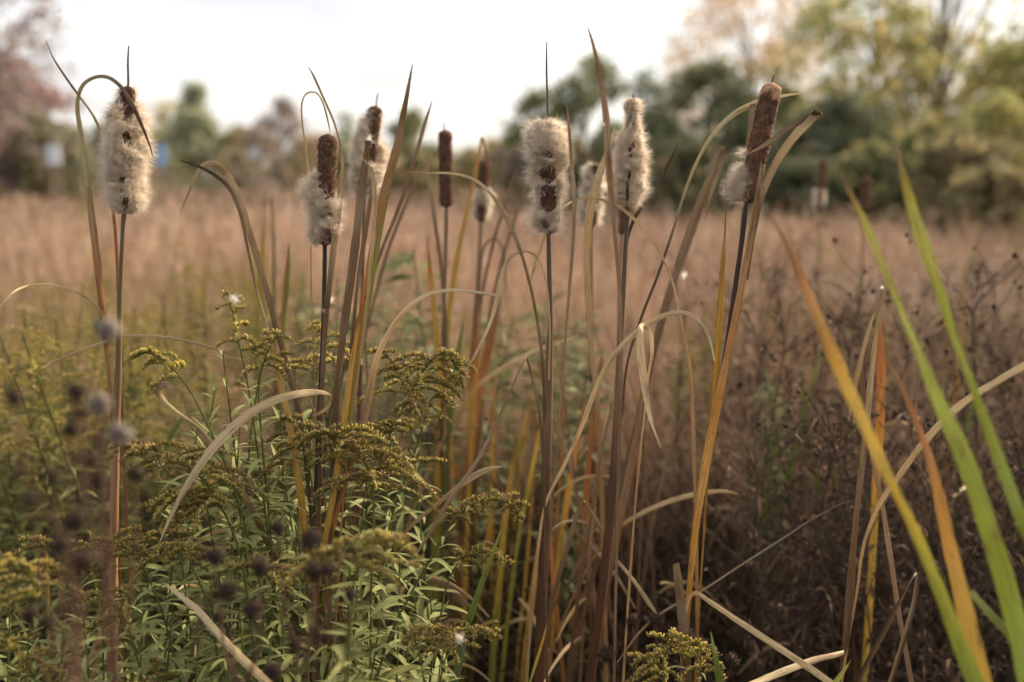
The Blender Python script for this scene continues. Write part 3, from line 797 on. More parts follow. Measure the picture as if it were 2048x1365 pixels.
# green and yellow leaves of the clump in the middle distance
MB = 'leaves of the clump in the middle distance'
blade('golden leaf with a point below the smooth cattail', '875,1010,20 880,850,17 879,740,17 870,640,16 862,560,14 857,510,8 854,475,2', (2.0, 2.0), 'yellow', MB)
blade('tan and yellow leaf with its tip folded back over the small cattail', '872,1100,26 876,960,26 883,830,23 892,690,18 903,590,15 915,510,14 932,430,12 950,355,9 960,295,7 964,276,6 970,300,6 979,350,5 988,390,1.5', (2.0, 2.1), 'yelgrn', MB)
blade('broad orange leaf leaning right in the middle clump', '925,1040,20 937,930,22 950,835,25 966,742,24 985,662,21 997,615,11 1005,585,2', (2.05, 2.1), 'orange', MB)
blade('narrow orange leaf just left of the broad orange one', '935,1010,16 941,900,18 948,790,18 953,700,17 956,640,10 957,590,2', (2.05, 2.05), 'goldor', MB)
blade('grey leaf left of the smooth brown cattail stem', '893,760,9 890,640,10 882,530,11 868,430,11 858,360,9 854,312,3', (1.95, 1.95), 'grey', MB)
blade('thin brown leaf slanting behind the small cattail', '950,760,8 957,640,9 976,530,9 1002,432,9 1024,368,7 1038,325,2', (2.1, 2.15), 'brown', MB)
blade('second thin brown leaf slanting towards the upright cattail', '968,740,9 985,600,9 1010,500,9 1040,410,9 1062,350,6 1075,310,2', (2.2, 2.2), 'grey', MB)
blade('small grey leaf arch in the middle clump', '950,760,9 957,620,8 962,535,7 972,488,8 990,478,8 1003,493,8 1010,550,7 1012,610,2', (2.2, 2.2), 'grey', MB)
blade('dull green leaf with dry tip between yellow leaves', '895,900,12 905,790,15 916,705,13 924,660,7 926,632,2', (1.85, 1.85), 'green', MB)
blade('yellow-green leaf low in the middle clump', '985,1330,20 996,1200,21 1005,1080,20 1018,980,16 1026,920,8 1030,880,2', (1.8, 1.8), 'yelgrn', MB)
blade('yellow leaf low behind the upright cattail stem', '1045,1360,20 1058,1250,21 1072,1140,18 1088,1040,12 1097,980,3', (1.75, 1.75), 'yellow', MB)
blade('green-yellow leaf tip left of the upright cattail stem', '1040,1060,12 1056,980,14 1070,910,13 1080,860,8 1086,828,2', (1.85, 1.85), 'yelgrn', MB)
blade('short green-yellow tip beside the creased leaf peak', '1030,930,9 1042,870,10 1053,825,6 1058,800,2', (2.0, 2.0), 'yelgrn', MB)
blade('yellow leaf behind the wide arching tan leaf foot', '1120,1100,16 1135,1000,18 1150,910,17 1165,830,10 1172,780,2', (1.9, 1.9), 'goldor', MB)
blade('orange leaf rising inside the reed clump', '1160,1120,15 1172,980,16 1186,860,15 1198,760,9 1205,700,2', (2.0, 2.0), 'orange', MB)
blade('fresh green leaf slanting right of the low goldenrod plume', '915,1340,22 930,1270,23 948,1212,20 970,1150,15 988,1100,9 1002,1058,2', (1.24, 1.24), 'green')
blade('tiny green leaf with reddish tip at the foot of the upright cattail', '1055,1385,6 1066,1345,8 1080,1300,9 1089,1268,6 1094,1244,1.5', (1.28, 1.28), 'yelgrn')
blade('green pointed leaf over the bottom goldenrod', '1446,1410,22 1438,1360,20 1430,1310,13 1421,1262,2', (1.18, 1.18), 'green')
blade('tan leaf folded at the tip low in the reed clump', '1082,1340,11 1108,1190,13 1138,1085,15 1160,1015,13 1168,1004,9 1176,1014,7 1205,1058,3', (1.40, 1.40), 'grey')
blade('grey leaf bent just left of the long-necked cattail stem', '1150,1240,9 1178,1060,10 1200,920,10 1216,845,7 1224,812,2', (1.47, 1.47), 'grey')
blade('pale leaf crossing low to the right of the reed clump', '1215,1075,9 1260,1040,12 1330,1006,14 1400,987,13 1450,983,9 1480,990,2', (1.62, 1.62), 'tan')
blade('pale dead leaf sloping down right near the bottom centre', '1200,1090,6 1232,1120,9 1268,1163,11 1300,1210,12 1318,1236,5', (1.45, 1.42), 'tan', root=False)
blade('brown wide leaf leaning beside the long-necked cattail foot', '1180,1340,19 1212,1180,20 1240,1040,21 1262,930,20 1278,840,14 1290,770,4', (1.44, 1.46), 'brown')
blade('bright green leaf arching behind the wide pale leaf', '305,1080,10 318,980,12 330,905,14 350,855,14 385,822,10 415,812,2', (1.6, 1.6), 'green')
blade('second green leaf below the arching bright green one', '330,1040,12 370,960,13 400,915,12 425,885,4', (1.6, 1.6), 'green')
blade('thin brown leaf lying flat behind the left goldenrod plume', '236,1052,8 300,1062,12 380,1078,14 450,1095,14 530,1118,8', (1.42, 1.42), 'dark', root=False)
blade('dead grey leaf under the pale diagonal leaf', '378,1365,20 400,1250,22 425,1180,20 445,1130,9', (1.35, 1.35), 'grey')
blade('tan slanting leaf piece at the foot of the left cattail', '160,1380,20 190,1300,22 215,1230,20 232,1180,8', (1.40, 1.40), 'tan')
blade('green-yellow upright leaf low by the left edge', '98,1340,9 96,1220,11 93,1130,10 90,1080,3', (1.25, 1.25), 'yelgrn')
blade('green leaf with brown edge at the left cattail foot', '214,1330,12 206,1230,14 190,1160,10 180,1110,2', (1.45, 1.45), 'green')

# dry reed leaves that fill the clumps in the middle distance (blurred)
rr = random.Random(5)
CW = {'grey': 'grey-brown', 'brown': 'brown', 'tan': 'tan', 'orange': 'orange', 'tanpnk': 'pinkish tan', 'yellow': 'yellow', 'yelgrn': 'yellow-green', 'goldor': 'golden', 'dark': 'dark brown', 'green': 'green', 'pale': 'pale'}
def filler(n, xr, yr, dr, pals, group, label, wr=(7, 15)):
    for _ in range(n):
        d = rr.uniform(*dr); x = rr.uniform(*xr); yt = rr.uniform(*yr)
        lean = rr.uniform(-0.28, 0.28); wv = rr.uniform(*wr) * 1.7 / d
        h = 560
        curl = rr.uniform(-1, 1)
        pts = []
        for q in (0, .25, .5, .7, .85, 1.0):
            yy = yt + h * (1 - q)
            pts.append((x + lean * h * q * 0.6 + curl * 60 * q ** 4, yy + (abs(curl) * 40 * q ** 6), wv * (1 - 0.85 * max(0, q - .4) / .6)))
        pn_ = rr.choice(pals)
        V, Q, c_, b_ = blade_mesh(pts, d, pn_)
        tag(topobj('reed_leaf', V, Q, M_BLADE, c_, b_), label % (CW[pn_], 'leaning right' if lean > .08 else 'leaning left' if lean < -.08 else 'upright'), 'leaf', group)
filler(15, (1080, 1330), (520, 800), (1.6, 2.3), ['grey', 'brown', 'tan', 'orange', 'brown', 'tanpnk'], 'dry leaves standing in the centre reed clump', 'narrow %s leaf %s in the dense brown reed clump behind the centre cattails')
filler(12, (850, 1040), (560, 850), (1.9, 2.6), ['grey', 'brown', 'yellow', 'yelgrn', 'goldor'], 'leaves standing in the yellow reed clump', '%s leaf %s in the reed clump below the smooth cattail')
filler(10, (640, 760), (560, 780), (1.5, 2.2), ['brown', 'grey', 'dark'], 'dry leaves behind the left centre cattails', 'dry %s leaf %s behind the broad grey-brown leaf')
filler(34, (1480, 2150), (430, 720), (2.6, 5.0), ['orange', 'goldor', 'yelgrn', 'green', 'tan', 'grey', 'yellow'], 'scattered reed leaves in the weeds', 'blurred %s reed leaf %s out of the brown weeds beyond', (9, 20))
filler(10, (380, 640), (420, 640), (2.6, 4.5), ['goldor', 'yelgrn', 'green', 'tan'], 'scattered reed leaves in the left field', 'blurred %s reed leaf %s in the field beyond the goldenrod', (9, 18))

# fallen, crossing dead leaves low in the clumps
def litter(n, xr, yr, dr, group, label):
    for _ in range(n):
        d = rr.uniform(*dr); x = rr.uniform(*xr); y = rr.uniform(*yr)
        a = rr.uniform(-0.9, 0.9); l = rr.uniform(70, 200) * 1.5 / d; s_ = rr.choice((-1, 1)); wv = rr.uniform(7, 16) * 1.4 / d
        pts = [(x + s_ * l * q * math.cos(a), y + l * (math.sin(a) * q + 0.7 * q * q), wv * (1 - abs(2 * q - .8) ** 2 * .5)) for q in (0, .25, .5, .75, 1)]
        V, Q, c_, b_ = blade_mesh(pts, (d, d + rr.uniform(-.1, .1)), rr.choice(['tan', 'grey', 'brown', 'tanpnk', 'pale']), root=False)
        tag(topobj('dead_leaf', V, Q, M_BLADE, c_, b_), label, 'leaf', group)
litter(22, (930, 1330), (960, 1340), (1.5, 2.2), 'dead leaves lying in the centre reed clump', 'dead leaf lying across the shaded foot of the centre reed clump')
litter(16, (1450, 2048), (820, 1300), (1.8, 2.8), 'dead reed leaves lying in the dark weeds', 'dead pale reed leaf lying in the dark weed tangle')
litter(12, (60, 900), (1050, 1340), (1.4, 1.8), 'dead reed leaves under the goldenrod', 'dead reed leaf lying under the goldenrod leaves')

# ------------------------------------------------------------------ goldenrod
def leaf_mesh(name, L_, W_, droop, fold, mat, nseg=7, seed=0):
    """lance-shaped leaf along +X, up +Z"""
    r = np.random.default_rng(seed)
    q = np.linspace(0, 1, nseg)
    wid = W_ * 0.5 * np.clip(np.sin(np.pi * np.clip(q, 0, 1) ** 0.72) ** 0.85, 0.03, 1)
    wid[-1] = W_ * 0.01
    ang = -droop * q ** 1.5
    dx = np.cos(ang); dz = np.sin(ang)
    x = np.concatenate([[0], np.cumsum((dx[1:] + dx[:-1]) / 2)]) * L_ / (nseg - 1)
    z = np.concatenate([[0], np.cumsum((dz[1:] + dz[:-1]) / 2)]) * L_ / (nseg - 1)
    yb = 0.05 * L_ * np.sin(q * 3 + seed)
    V, bl = [], []
    for i in range(nseg):
        for u in (-1, 0, 1):
            V.append((x[i], yb[i] + wid[i] * u, z[i] + abs(u) * fold * wid[i] + 0.06 * wid[i] * r.standard_normal()))
            bl.append((u, q[i] * L_, seed * 0.37))
    i = np.arange(nseg - 1)[:, None] * 3; j = np.arange(2)[None]
    Q = np.stack([i + j, i + j + 1, i + 3 + j + 1, i + 3 + j], -1).reshape(-1, 4)
    return mesh(name, np.array(V), Q, mat, None, np.array(bl))
LEAFS = [leaf_mesh('goldenrod_leaf', L_, W_, dr, fo, M_LEAF, seed=i) for i, (L_, W_, dr, fo) in enumerate(
    [(.054, .0078, .6, .35), (.062, .0086, .9, .3), (.048, .0070, .2, .5), (.058, .0090, 1.3, .25), (.068, .0088, .7, .4), (.042, .0066, -.2, .5), (.052, .0080, 1.0, .6)])]
def fol_leaf_arrays(pos, dirs, L_, W_, r, droop=0.5):
    """many simple folded leaves -> V, T (4 tris each)"""
    n = len(pos)
    up = np.array([0, 0, 1.0])
    sd2 = nrm(np.cross(dirs, up + 0.5 * r.standard_normal((n, 3))))
    nn = np.cross(sd2, dirs)
    L_ = np.asarray(L_)[:, None]; W_ = np.asarray(W_)[:, None]
    m1 = pos + dirs * L_ * 0.45 - nn * 0.0
    tip = pos + dirs * L_ * 0.95 - up * L_ * droop * r.uniform(0.2, 1, (n, 1)) * 0.5
    V = np.stack([pos, m1 + sd2 * W_ * .5 + nn * W_ * .2, m1, m1 - sd2 * W_ * .5 + nn * W_ * .2, tip], 1).reshape(-1, 3)
    o5 = np.arange(n)[:, None, None] * 5
    T = (o5 + np.array([[[0, 1, 2], [0, 2, 3], [2, 1, 4], [3, 2, 4]]])).reshape(-1, 3)
    return V, T
FL_G = lin((140, 128, 64)); FL_Y = lin((188, 168, 80)); FL_B = lin((140, 112, 78)); FL_W = lin((205, 192, 160))
def florets(bag, pos, upv, r, size, brown=0.4, tone=1.0):
    n = len(pos)
    dv = nrm(upv + 0.45 * r.standard_normal((n, 3)))
    sx = nrm(np.cross(dv, r.standard_normal((n, 3)))); sy = np.cross(dv, sx)
    L_ = size * r.uniform(0.5, 1.45, n)[:, None]; W_ = L_ * 0.125
    m = pos + dv * L_ * 0.55; t = pos + dv * L_
    V = np.stack([pos, m + sx * W_, m - sx * .5 * W_ + sy * W_ * .87, m - sx * .5 * W_ - sy * W_ * .87,
                  t + sx * W_ * .9, t - sx * .5 * W_ + sy * W_ * .8, t - sx * .5 * W_ - sy * W_ * .8], 1).reshape(-1, 3)
    o7 = np.arange(n)[:, None, None] * 7
    T = (o7 + np.array([[[0, 1, 2], [0, 2, 3], [0, 3, 1], [4, 6, 5]]])).reshape(-1, 3)
    Q = (o7 + np.array([[[1, 4, 5, 2], [2, 5, 6, 3], [3, 6, 4, 1]]])).reshape(-1, 4)
    k = r.uniform(0, 1, (n, 1))
    tipc = np.where(k < brown, FL_B, FL_Y) * r.uniform(0.6, 1.1, (n, 1))
    tipc = np.where(k > 0.96, FL_W, tipc)
    midc = FL_G * r.uniform(0.7, 1.1, (n, 1))
    cv = np.stack([midc * .8, midc, midc, midc, tipc, tipc, tipc], 1).reshape(-1, 3) * 1.25 * tone
    bag.add(V, Q, T, col=np.clip(cv, 0.005, 0.8))
    if size < 0.0061:
        m = n                       # loose down between the florets
        kk = r.integers(0, n, m)
        b0 = pos[kk] + dv[kk] * L_[kk] * .7
        d2_ = nrm(dv[kk] + r.standard_normal((m, 3)) * .9)
        t2 = b0 + d2_ * r.uniform(.002, .005, (m, 1))
        s3 = nrm(np.cross(d2_, r.standard_normal((m, 3)))) * .00018
        bag.add(np.stack([b0 - s3, b0 + s3, t2], 1).reshape(-1, 3), None, np.arange(m * 3).reshape(-1, 3), col=lin((186, 168, 132)) * .7)
def plume(parent, axis, blen, r, bias=0.0, dens=1.0, fsize=0.0054, brown=0.35, tone=1.0, name='plume'):
    """arching branches of florets along axis (n,3) base->tip"""
    bag = Bag(); tw = Bag()
    n = len(axis)
    seg = np.concatenate([[0], np.cumsum(np.linalg.norm(np.diff(axis, axis=0), axis=1))])
    Ltot = seg[-1]
    nb = max(5, int(Ltot / 0.0046 * dens))
    def put(path):
        s_ = np.concatenate([[0], np.cumsum(np.linalg.norm(np.diff(path, axis=0), axis=1))])
        cnt = max(5, int(s_[-1] / 0.0007))
        q = np.sort(r.uniform(s_[-1] * 0.15, s_[-1], cnt))
        pos = np.stack([np.interp(q, s_, path[:, k]) for k in range(3)], -1)
        tn = nrm(np.stack([np.interp(q, s_, np.gradient(path[:, k], s_ + np.arange(len(s_)) * 1e-9)) for k in range(3)], -1))
        up = np.array([0, 0, 1.0]) - tn * (tn[:, 2:3]) * 0.7 + tn * 0.3
        florets(bag, pos, up + 0.15, r, fsize * r.uniform(.8, 1.15), np.clip(brown + r.uniform(-.3, .4), .05, .9), tone * r.uniform(.75, 1.2))
        V, Q = tube(path, np.linspace(0.0007, 0.0004, len(path)), 4)
        tw.add(V, Q, col=lin((120, 122, 60)) * 0.6)
    put(spline(axis, 3))
    for i in range(nb):
        s_ = (i + r.uniform(0, 1)) / nb
        p = np.array([np.interp(s_ * Ltot, seg, axis[:, k]) for k in range(3)])
        az = r.uniform(0, 2 * math.pi)
        o_ = np.array([math.cos(az) + bias, math.sin(az) * 0.8, 0.0]); o_ = o_ / (np.linalg.norm(o_) + 1e-6)
        l = blen * (1.0 - 0.72 * s_) * r.uniform(0.65, 1.1)
        e0 = r.uniform(0.35, 0.8); arc = r.uniform(0.9, 1.6)
        q = np.linspace(0, 1, 8)
        el = e0 - arc * q
        st = l / 7
        px = np.concatenate([[0], np.cumsum(np.cos(el[1:]) * st)]); pz = np.concatenate([[0], np.cumsum(np.sin(el[1:]) * st)])
        path = p + px[:, None] * o_ + pz[:, None] * np.array([0, 0, 1.0])
        put(path)
    o = bag.obj(name, M_FLORET, parent)
    tw.obj('plume_branching', M_FOL, o)
    return o
def setleaf(parent, base, direc, me, scale, spin=0.0):
    o = bpy.data.objects.new('leaf', me)
    COL.objects.link(o)
    o.parent = parent
    x = Vector(direc).normalized()
    up = Vector((0, 0, 1))
    y = up.cross(x).normalized(); z = x.cross(y)
    R = Matrix((x, y, z)).transposed().to_4x4() @ Matrix.Rotation(spin, 4, 'X')
    M = Matrix.Translation(Vector(base) - parent_world(parent)) @ R @ Matrix.Scale(scale, 4)
    o.matrix_basis = M
    return o
def goldenrod(label, d, path, plen=0, blen=60, bias=0.0, seed=1, nleaf=30, lscale=1.0, brown=0.4, tone=1.0, dens=1.0, group='goldenrod in front', d2=None, solo=True, extra=(), pale=False):
    """path: photo pixels foot -> tip of plume; the top plen pixels carry the plume"""
    r = np.random.default_rng(seed)
    d2 = d if d2 is None else d2
    k = d / FPX
    ds = np.linspace(d, d2, len(path))
    W3 = np.array([P(x, y, dd) for (x, y), dd in zip(path, ds)])
    a, b = W3[0], W3[1]
    z = a[2]; t = nrm(a - b)
    nxt = np.array([a[0] + t[0] * z * 0.35, a[1] + 0.03, 0.0])
    W3 = np.vstack([nxt, (nxt + a) / 2 + np.array([t[0] * 0.05, 0, 0]), W3])
    root = tag(empty('goldenrod', nxt), label, 'goldenrod', group)
    S = spline(W3, 7)
    seg = np.concatenate([[0], np.cumsum(np.linalg.norm(np.diff(S, axis=0), axis=1))])
    V, Q = tube(S, np.interp(seg / seg[-1], [0, 1], [0.0032, 0.0010]), 7)
    sc = lin((128, 134, 74)) * 0.62
    obj('stem', V, Q, M_FOL, root, sc)
    pl = plen * k
    if plen:
        i0 = np.searchsorted(seg, seg[-1] - pl)
        i0 = min(i0, len(S) - 4)
        plume(root, S[i0:], blen * 1.45 * k, r, bias, dens, brown=brown, tone=tone)
        for (pth, bl_) in extra:
            ax = spline(np.array([P(x, y, d) for x, y in pth]), 5)
            plume(root, ax, bl_ * 1.4 * k, r, bias, dens, brown=brown, tone=tone)
    # leaves up the stem
    s0 = seg[-1] - pl * 0.75
    visible0 = max(0.0, s0 - 0.46)
    nleaf = int(nleaf * 1.3)
    ss = np.linspace(visible0, s0, nleaf) + r.uniform(-.006, .006, nleaf)
    az = 0.0
    for i, s_ in enumerate(ss):
        p = np.array([np.interp(s_, seg, S[:, q]) for q in range(3)])
        az += 2.4 + r.uniform(-.3, .3)
        el = r.uniform(0.15, 0.75) if s_ > s0 - 0.12 else r.uniform(-0.1, 0.5)
        dv = np.array([math.cos(az) * math.cos(el), math.sin(az) * math.cos(el), math.sin(el)])
        up_s = np.clip((s0 - s_) / 0.13, 0.5, 1.0)
        setleaf(root, p, dv, LEAFS[int(r.integers(len(LEAFS)))], lscale * 1.15 * up_s * r.uniform(0.75, 1.3), r.uniform(-.5, .5))
    return root
GR = 'goldenrod plants in the front'
goldenrod('slender goldenrod with silvery woolly top standing highest in the front', 1.30, [(528, 1000), (512, 880), (494, 760), (474, 670), (462, 615), (455, 586)], 120, 55, -0.3, 2, 34, 0.8, .2, 1.15, 0.5, GR)
goldenrod('goldenrod arching left beside the left cattail stem', 1.28, [(462, 960), (415, 850), (372, 770), (335, 728), (295, 706), (262, 720)], 130, 55, -0.3, 3, 30, 0.8, .35, 1.1, 0.9, GR)
goldenrod('goldenrod whose short plume leans against the yellow-based leaf', 1.29, [(535, 1000), (523, 870), (518, 770), (535, 705), (557, 668)], 90, 62, -0.5, 4, 28, 0.8, .4, 1.0, 1.0, GR)
goldenrod('bright yellow goldenrod plume behind the black cattail stem', 1.42, [(612, 1000), (622, 870), (632, 760), (646, 690), (642, 650)], 120, 78, -0.1, 5, 24, 0.8, .2, 1.3, 1.1, GR)
goldenrod('full goldenrod plume arching right above yellow reed leaves', 1.40, [(735, 1010), (772, 890), (815, 800), (852, 735), (885, 708), (912, 735), (927, 778)], 235, 95, 0.2, 6, 30, 0.9, .45, 1.0, 1.0, GR, extra=[([(815, 800), (790, 735), (760, 705), (735, 708)], 35)])
goldenrod('goldenrod with small plume below the full arching one', 1.38, [(785, 1030), (825, 920), (850, 840), (868, 795), (895, 790)], 90, 70, 0.3, 7, 28, 0.95, .4, 1.0, 0.9, GR)
goldenrod('largest goldenrod plume in the lower middle with pale seed crest', 1.27, [(742, 1200), (746, 1080), (745, 985), (730, 925), (700, 885), (655, 868), (610, 880)], 210, 125, 0.15, 8, 34, 1.0, .5, 1.0, 1.15, GR, extra=[([(740, 970), (750, 915), (785, 915), (822, 942)], 40), ([(742, 985), (700, 960), (660, 975), (625, 1003)], 40)])
goldenrod('brownish goldenrod plume beside the orange leaf base', 1.31, [(640, 1080), (622, 960), (605, 895), (582, 850), (560, 838)], 130, 90, 0.0, 9, 26, 0.9, .6, 0.85, 1.0, GR)
goldenrod('wide goldenrod plume spreading left under the wide pale leaf', 1.24, [(500, 1240), (478, 1100), (440, 1010), (400, 955), (350, 920), (290, 897), (250, 915)], 270, 125, -0.35, 10, 32, 1.0, .5, 1.0, 1.1, GR, extra=[([(440, 1010), (390, 990), (330, 1005), (275, 1025)], 45), ([(440, 1010), (400, 1020), (360, 1040), (335, 1065)], 40)])
goldenrod('goldenrod plume crossing the foot of the left cattail', 1.24, [(345, 1300), (312, 1190), (275, 1120), (230, 1085), (185, 1092)], 160, 100, -0.1, 11, 30, 0.95, .5, 1.0, 1.0, GR, extra=[([(275, 1120), (300, 1075), (345, 1068), (375, 1072)], 35)])
goldenrod('low goldenrod plume drooping right below the wide one', 1.22, [(430, 1290), (405, 1180), (365, 1115), (325, 1100), (290, 1110)], 110, 80, 0.3, 12, 28, 0.95, .55, .95, 1.0, GR, extra=[([(330, 1102), (355, 1105), (385, 1125), (412, 1142)], 30)])
goldenrod('goldenrod stem leaning right with hooked plume at its end', 1.27, [(770, 1300), (815, 1200), (858, 1125), (895, 1060), (930, 1020), (980, 1000), (1020, 1008), (1046, 1040)], 180, 50, 0.2, 13, 32, 1.0, .4, 1.0, 1.1, GR)
goldenrod('small goldenrod with hooked plume below the other hooked one', 1.27, [(862, 1340), (882, 1230), (900, 1155), (930, 1115), (970, 1106), (1010, 1128)], 130, 45, 0.3, 14, 26, 0.7, .5, .9, 1.0, GR)
goldenrod('blurred pale-stemmed goldenrod nearest the lens at bottom middle', 0.98, [(688, 1400), (700, 1260), (708, 1165), (712, 1110), (690, 1080)], 90, 110, 0.2, 15, 26, 1.0, .55, 1.15, 1.0, GR, extra=[([(712, 1110), (745, 1080), (785, 1085), (830, 1120)], 45), ([(708, 1130), (670, 1110), (620, 1130), (570, 1170)], 40)])
goldenrod('goldenrod clump with a white seed tuft at the bottom', 1.22, [(855, 1450), (878, 1370), (898, 1300), (925, 1262), (970, 1270)], 140, 100, 0.2, 16, 22, 0.9, .55, .95, 1.1, GR, extra=[([(898, 1300), (870, 1260), (835, 1262), (812, 1290)], 50)])
goldenrod('bright yellow-green goldenrod at the bottom right of centre', 1.25, [(1322, 1450), (1326, 1370), (1332, 1305), (1336, 1268)], 120, 100, -0.1, 17, 14, 0.8, .25, 1.1, 1.3, GR)
goldenrod('yellow-green goldenrod beside the green pointed leaf at the bottom', 1.23, [(1392, 1460), (1397, 1370), (1402, 1310), (1398, 1282)], 100, 75, 0.1, 18, 12, 0.8, .35, 1.0, 1.2, GR)
goldenrod('goldenrod plume half hidden behind the dark seed-head plant', 1.22, [(175, 1330), (165, 1220), (140, 1130), (100, 1090), (60, 1100)], 150, 85, -0.2, 22, 30, 1.0, .45, 1.0, 1.0, GR)
goldenrod('goldenrod with a broad plume low between the left cattail and the dead pale leaf', 1.18, [(290, 1400), (270, 1300), (240, 1225), (200, 1190), (165, 1200)], 140, 85, 0.1, 23, 30, 1.0, .45, 1.0, 1.0, GR)
goldenrod('goldenrod plume tucked right of the orange leaf base', 1.38, [(720, 1080), (735, 960), (760, 880), (790, 850), (830, 860)], 120, 70, 0.2, 24, 26, 1.0, .4, 1.0, 1.0, GR)
goldenrod('goldenrod plume low in front of the yellow leaf feet', 1.2, [(560, 1350), (565, 1250), (545, 1170), (510, 1135), (470, 1140)], 120, 80, 0.0, 25, 26, 1.0, .5, .95, 1.0, GR)
goldenrod('blurred yellow goldenrod plume at the left edge', 1.0, [(190, 1400), (130, 1270), (75, 1180), (35, 1130), (-10, 1115)], 150, 85, -0.2, 19, 24, 1.0, .3, 1.3, 1.0, GR)
goldenrod('goldenrod plume slanting in the bottom left corner', 1.1, [(110, 1440), (75, 1370), (40, 1310), (-5, 1280)], 140, 75, -0.1, 20, 16, 1.0, .3, 1.1, 1.0, GR)
goldenrod('goldenrod with small brown plume at the bottom left', 1.2, [(330, 1450), (322, 1390), (312, 1345), (300, 1325)], 80, 60, 0.1, 21, 12, 0.9, .6, .9, 1.0, GR)
shoots = [(420, 1165, 1.22), (478, 1215, 1.18), (572, 1180, 1.26), (620, 1250, 1.20), (545, 1265, 1.16), (700, 1240, 1.22), (765, 1215, 1.26),
          (640, 1170, 1.32), (345, 1205, 1.24), (285, 1270, 1.2), (825, 1240, 1.24), (455, 1320, 1.12), (205, 1240, 1.28), (125, 1265, 1.15),
          (62, 1225, 1.22), (395, 1285, 1.14), (660, 1320, 1.12), (510, 1150, 1.3), (560, 1100, 1.34), (880, 1330, 1.2), (740, 1310, 1.15), (595, 1310, 1.14),
          (430, 780, 1.36), (480, 850, 1.34), (560, 800, 1.38), (395, 860, 1.34), (540, 920, 1.33), (470, 960, 1.32), (600, 960, 1.36), (660, 1010, 1.34), (350, 1010, 1.36),
          (680, 880, 1.45), (790, 1000, 1.40), (590, 1050, 1.30), (800, 1120, 1.34), (300, 1150, 1.38), (160, 1170, 1.35), (20, 1190, 1.34), (250, 1190, 1.36),
          (445, 700, 1.38), (520, 740, 1.36), (590, 720, 1.44), (400, 930, 1.33), (500, 890, 1.34), (570, 970, 1.33), (830, 930, 1.42), (770, 960, 1.42), (700, 1080, 1.33), (860, 1180, 1.32)]
for i, (x, y, d) in enumerate(shoots):
    lean = rr.uniform(-60, 60)
    goldenrod('leafy goldenrod shoot without flowers ' + ('left of the left cattail foot' if x < 225 else 'between the left cattail and the dead pale leaf' if x < 400 else 'around the wide pale leaf' if y < 1100 and x < 620 else 'right of the yellow leaf feet' if x > 660 else 'low in the green mass beside the dead pale leaf'), d, [(x - lean, y + 300), (x - lean * .5, y + 150), (x, y)], 0, 0, 0, 60 + i, 24, rr.uniform(1.0, 1.25), group='leafy shoots in the lower left')

# ------------------------------------------------------------------ dark seed heads close to the lens (wild bergamot gone to seed)
def ico(sub=2):
    import bmesh
    bm = bmesh.new(); bmesh.ops.create_icosphere(bm, subdivisions=sub, radius=1.0)
    V = np.array([v.co[:] for v in bm.verts]); T = np.array([[v.index for v in f.verts] for f in bm.faces]); bm.free()
    return V, T
ICO_V, ICO_T = ico(2)
def seed_head_arrays(bag, c, R, r, colr, nsp=90, spl=0.5, fuzz=None):
    R = R * 1.1
    lump = 1 + 0.22 * r.standard_normal(len(ICO_V))
    V = c + ICO_V * R * 0.72 * lump[:, None] * np.array([1, 1, 0.85])
    bag.add(V, None, ICO_T, col=colr * r.uniform(0.8, 1.2))
    n = nsp
    dv = nrm(r.standard_normal((n, 3)))
    sx = nrm(np.cross(dv, r.standard_normal((n, 3)))); sy = np.cross(dv, sx)
    b0 = c + dv * R * 0.6; tip = c + dv * R * (1 + spl * r.uniform(0, 1, (n, 1)))
    wv = R * 0.09
    V = np.stack([b0 + sx * wv, b0 - sx * .5 * wv + sy * wv * .87, b0 - sx * .5 * wv - sy * wv * .87, tip], 1).reshape(-1, 3)
    o4 = np.arange(n)[:, None, None] * 4
    T = (o4 + np.array([[[0, 1, 3], [1, 2, 3], [2, 0, 3]]])).reshape(-1, 3)
    cc = colr if fuzz is None else fuzz
    bag.add(V, None, T, col=np.repeat((cc * r.uniform(0.7, 1.4, (n, 1)))[:, None], 4, 1).reshape(-1, 3))
DKB = lin((74, 58, 50))
def seed_plant(label, d, heads, foot, seed, group='dried seed-head plants near the lens'):
    """heads: (x, y, radius px, fuzzy?)"""
    r = np.random.default_rng(seed)
    d = d * 0.9 if d < 1.1 else d
    p = P(*foot, d)
    root = tag(empty('seed_head_plant', (p[0], p[1], 0)), label, 'dried plant', group)
    base = np.array([p[0], p[1], 0.0])
    hs = [(P(x, y, d + r.uniform(-.03, .03)), rp * d / FPX, fz) for x, y, rp, fz in heads]
    cen = np.mean([h[0] for h in hs], axis=0)
    fork = np.array([base[0] * 0.5 + cen[0] * 0.5, d, min(h[0][2] for h in hs) - 0.08])
    fork[2] = max(fork[2], 0.25)
    trunk = spline(np.array([base, (base + fork) / 2 + np.array([.01, 0, 0]), fork]), 6)
    V, Q = tube(trunk, np.linspace(.0017, .0014, len(trunk)), 6)
    obj('stem', V, Q, M_WEED, root, lin((96, 70, 56)) * 0.8)
    for c_, R, fz in hs:
        mid = (fork + c_) / 2 + np.array([(c_[0] - fork[0]) * 0.25, 0, -0.02])
        br = spline(np.array([fork, mid, c_]), 6)
        V, Q = tube(br, np.linspace(.0012, .0009, len(br)), 5)
        obj('branch', V, Q, M_WEED, root, lin((96, 70, 56)) * 0.8)
        bag = Bag(); seed_head_arrays(bag, c_, R, r, DKB * 0.6, 130, 0.85, lin((150, 138, 128)) * .7 if fz else None)
        if fz:
            seed_head_arrays(bag, c_, R * 1.05, r, DKB * .6, 160, 0.9, lin((168, 158, 148)) * .75)
        bag.obj('seed_head', M_WEED, root)
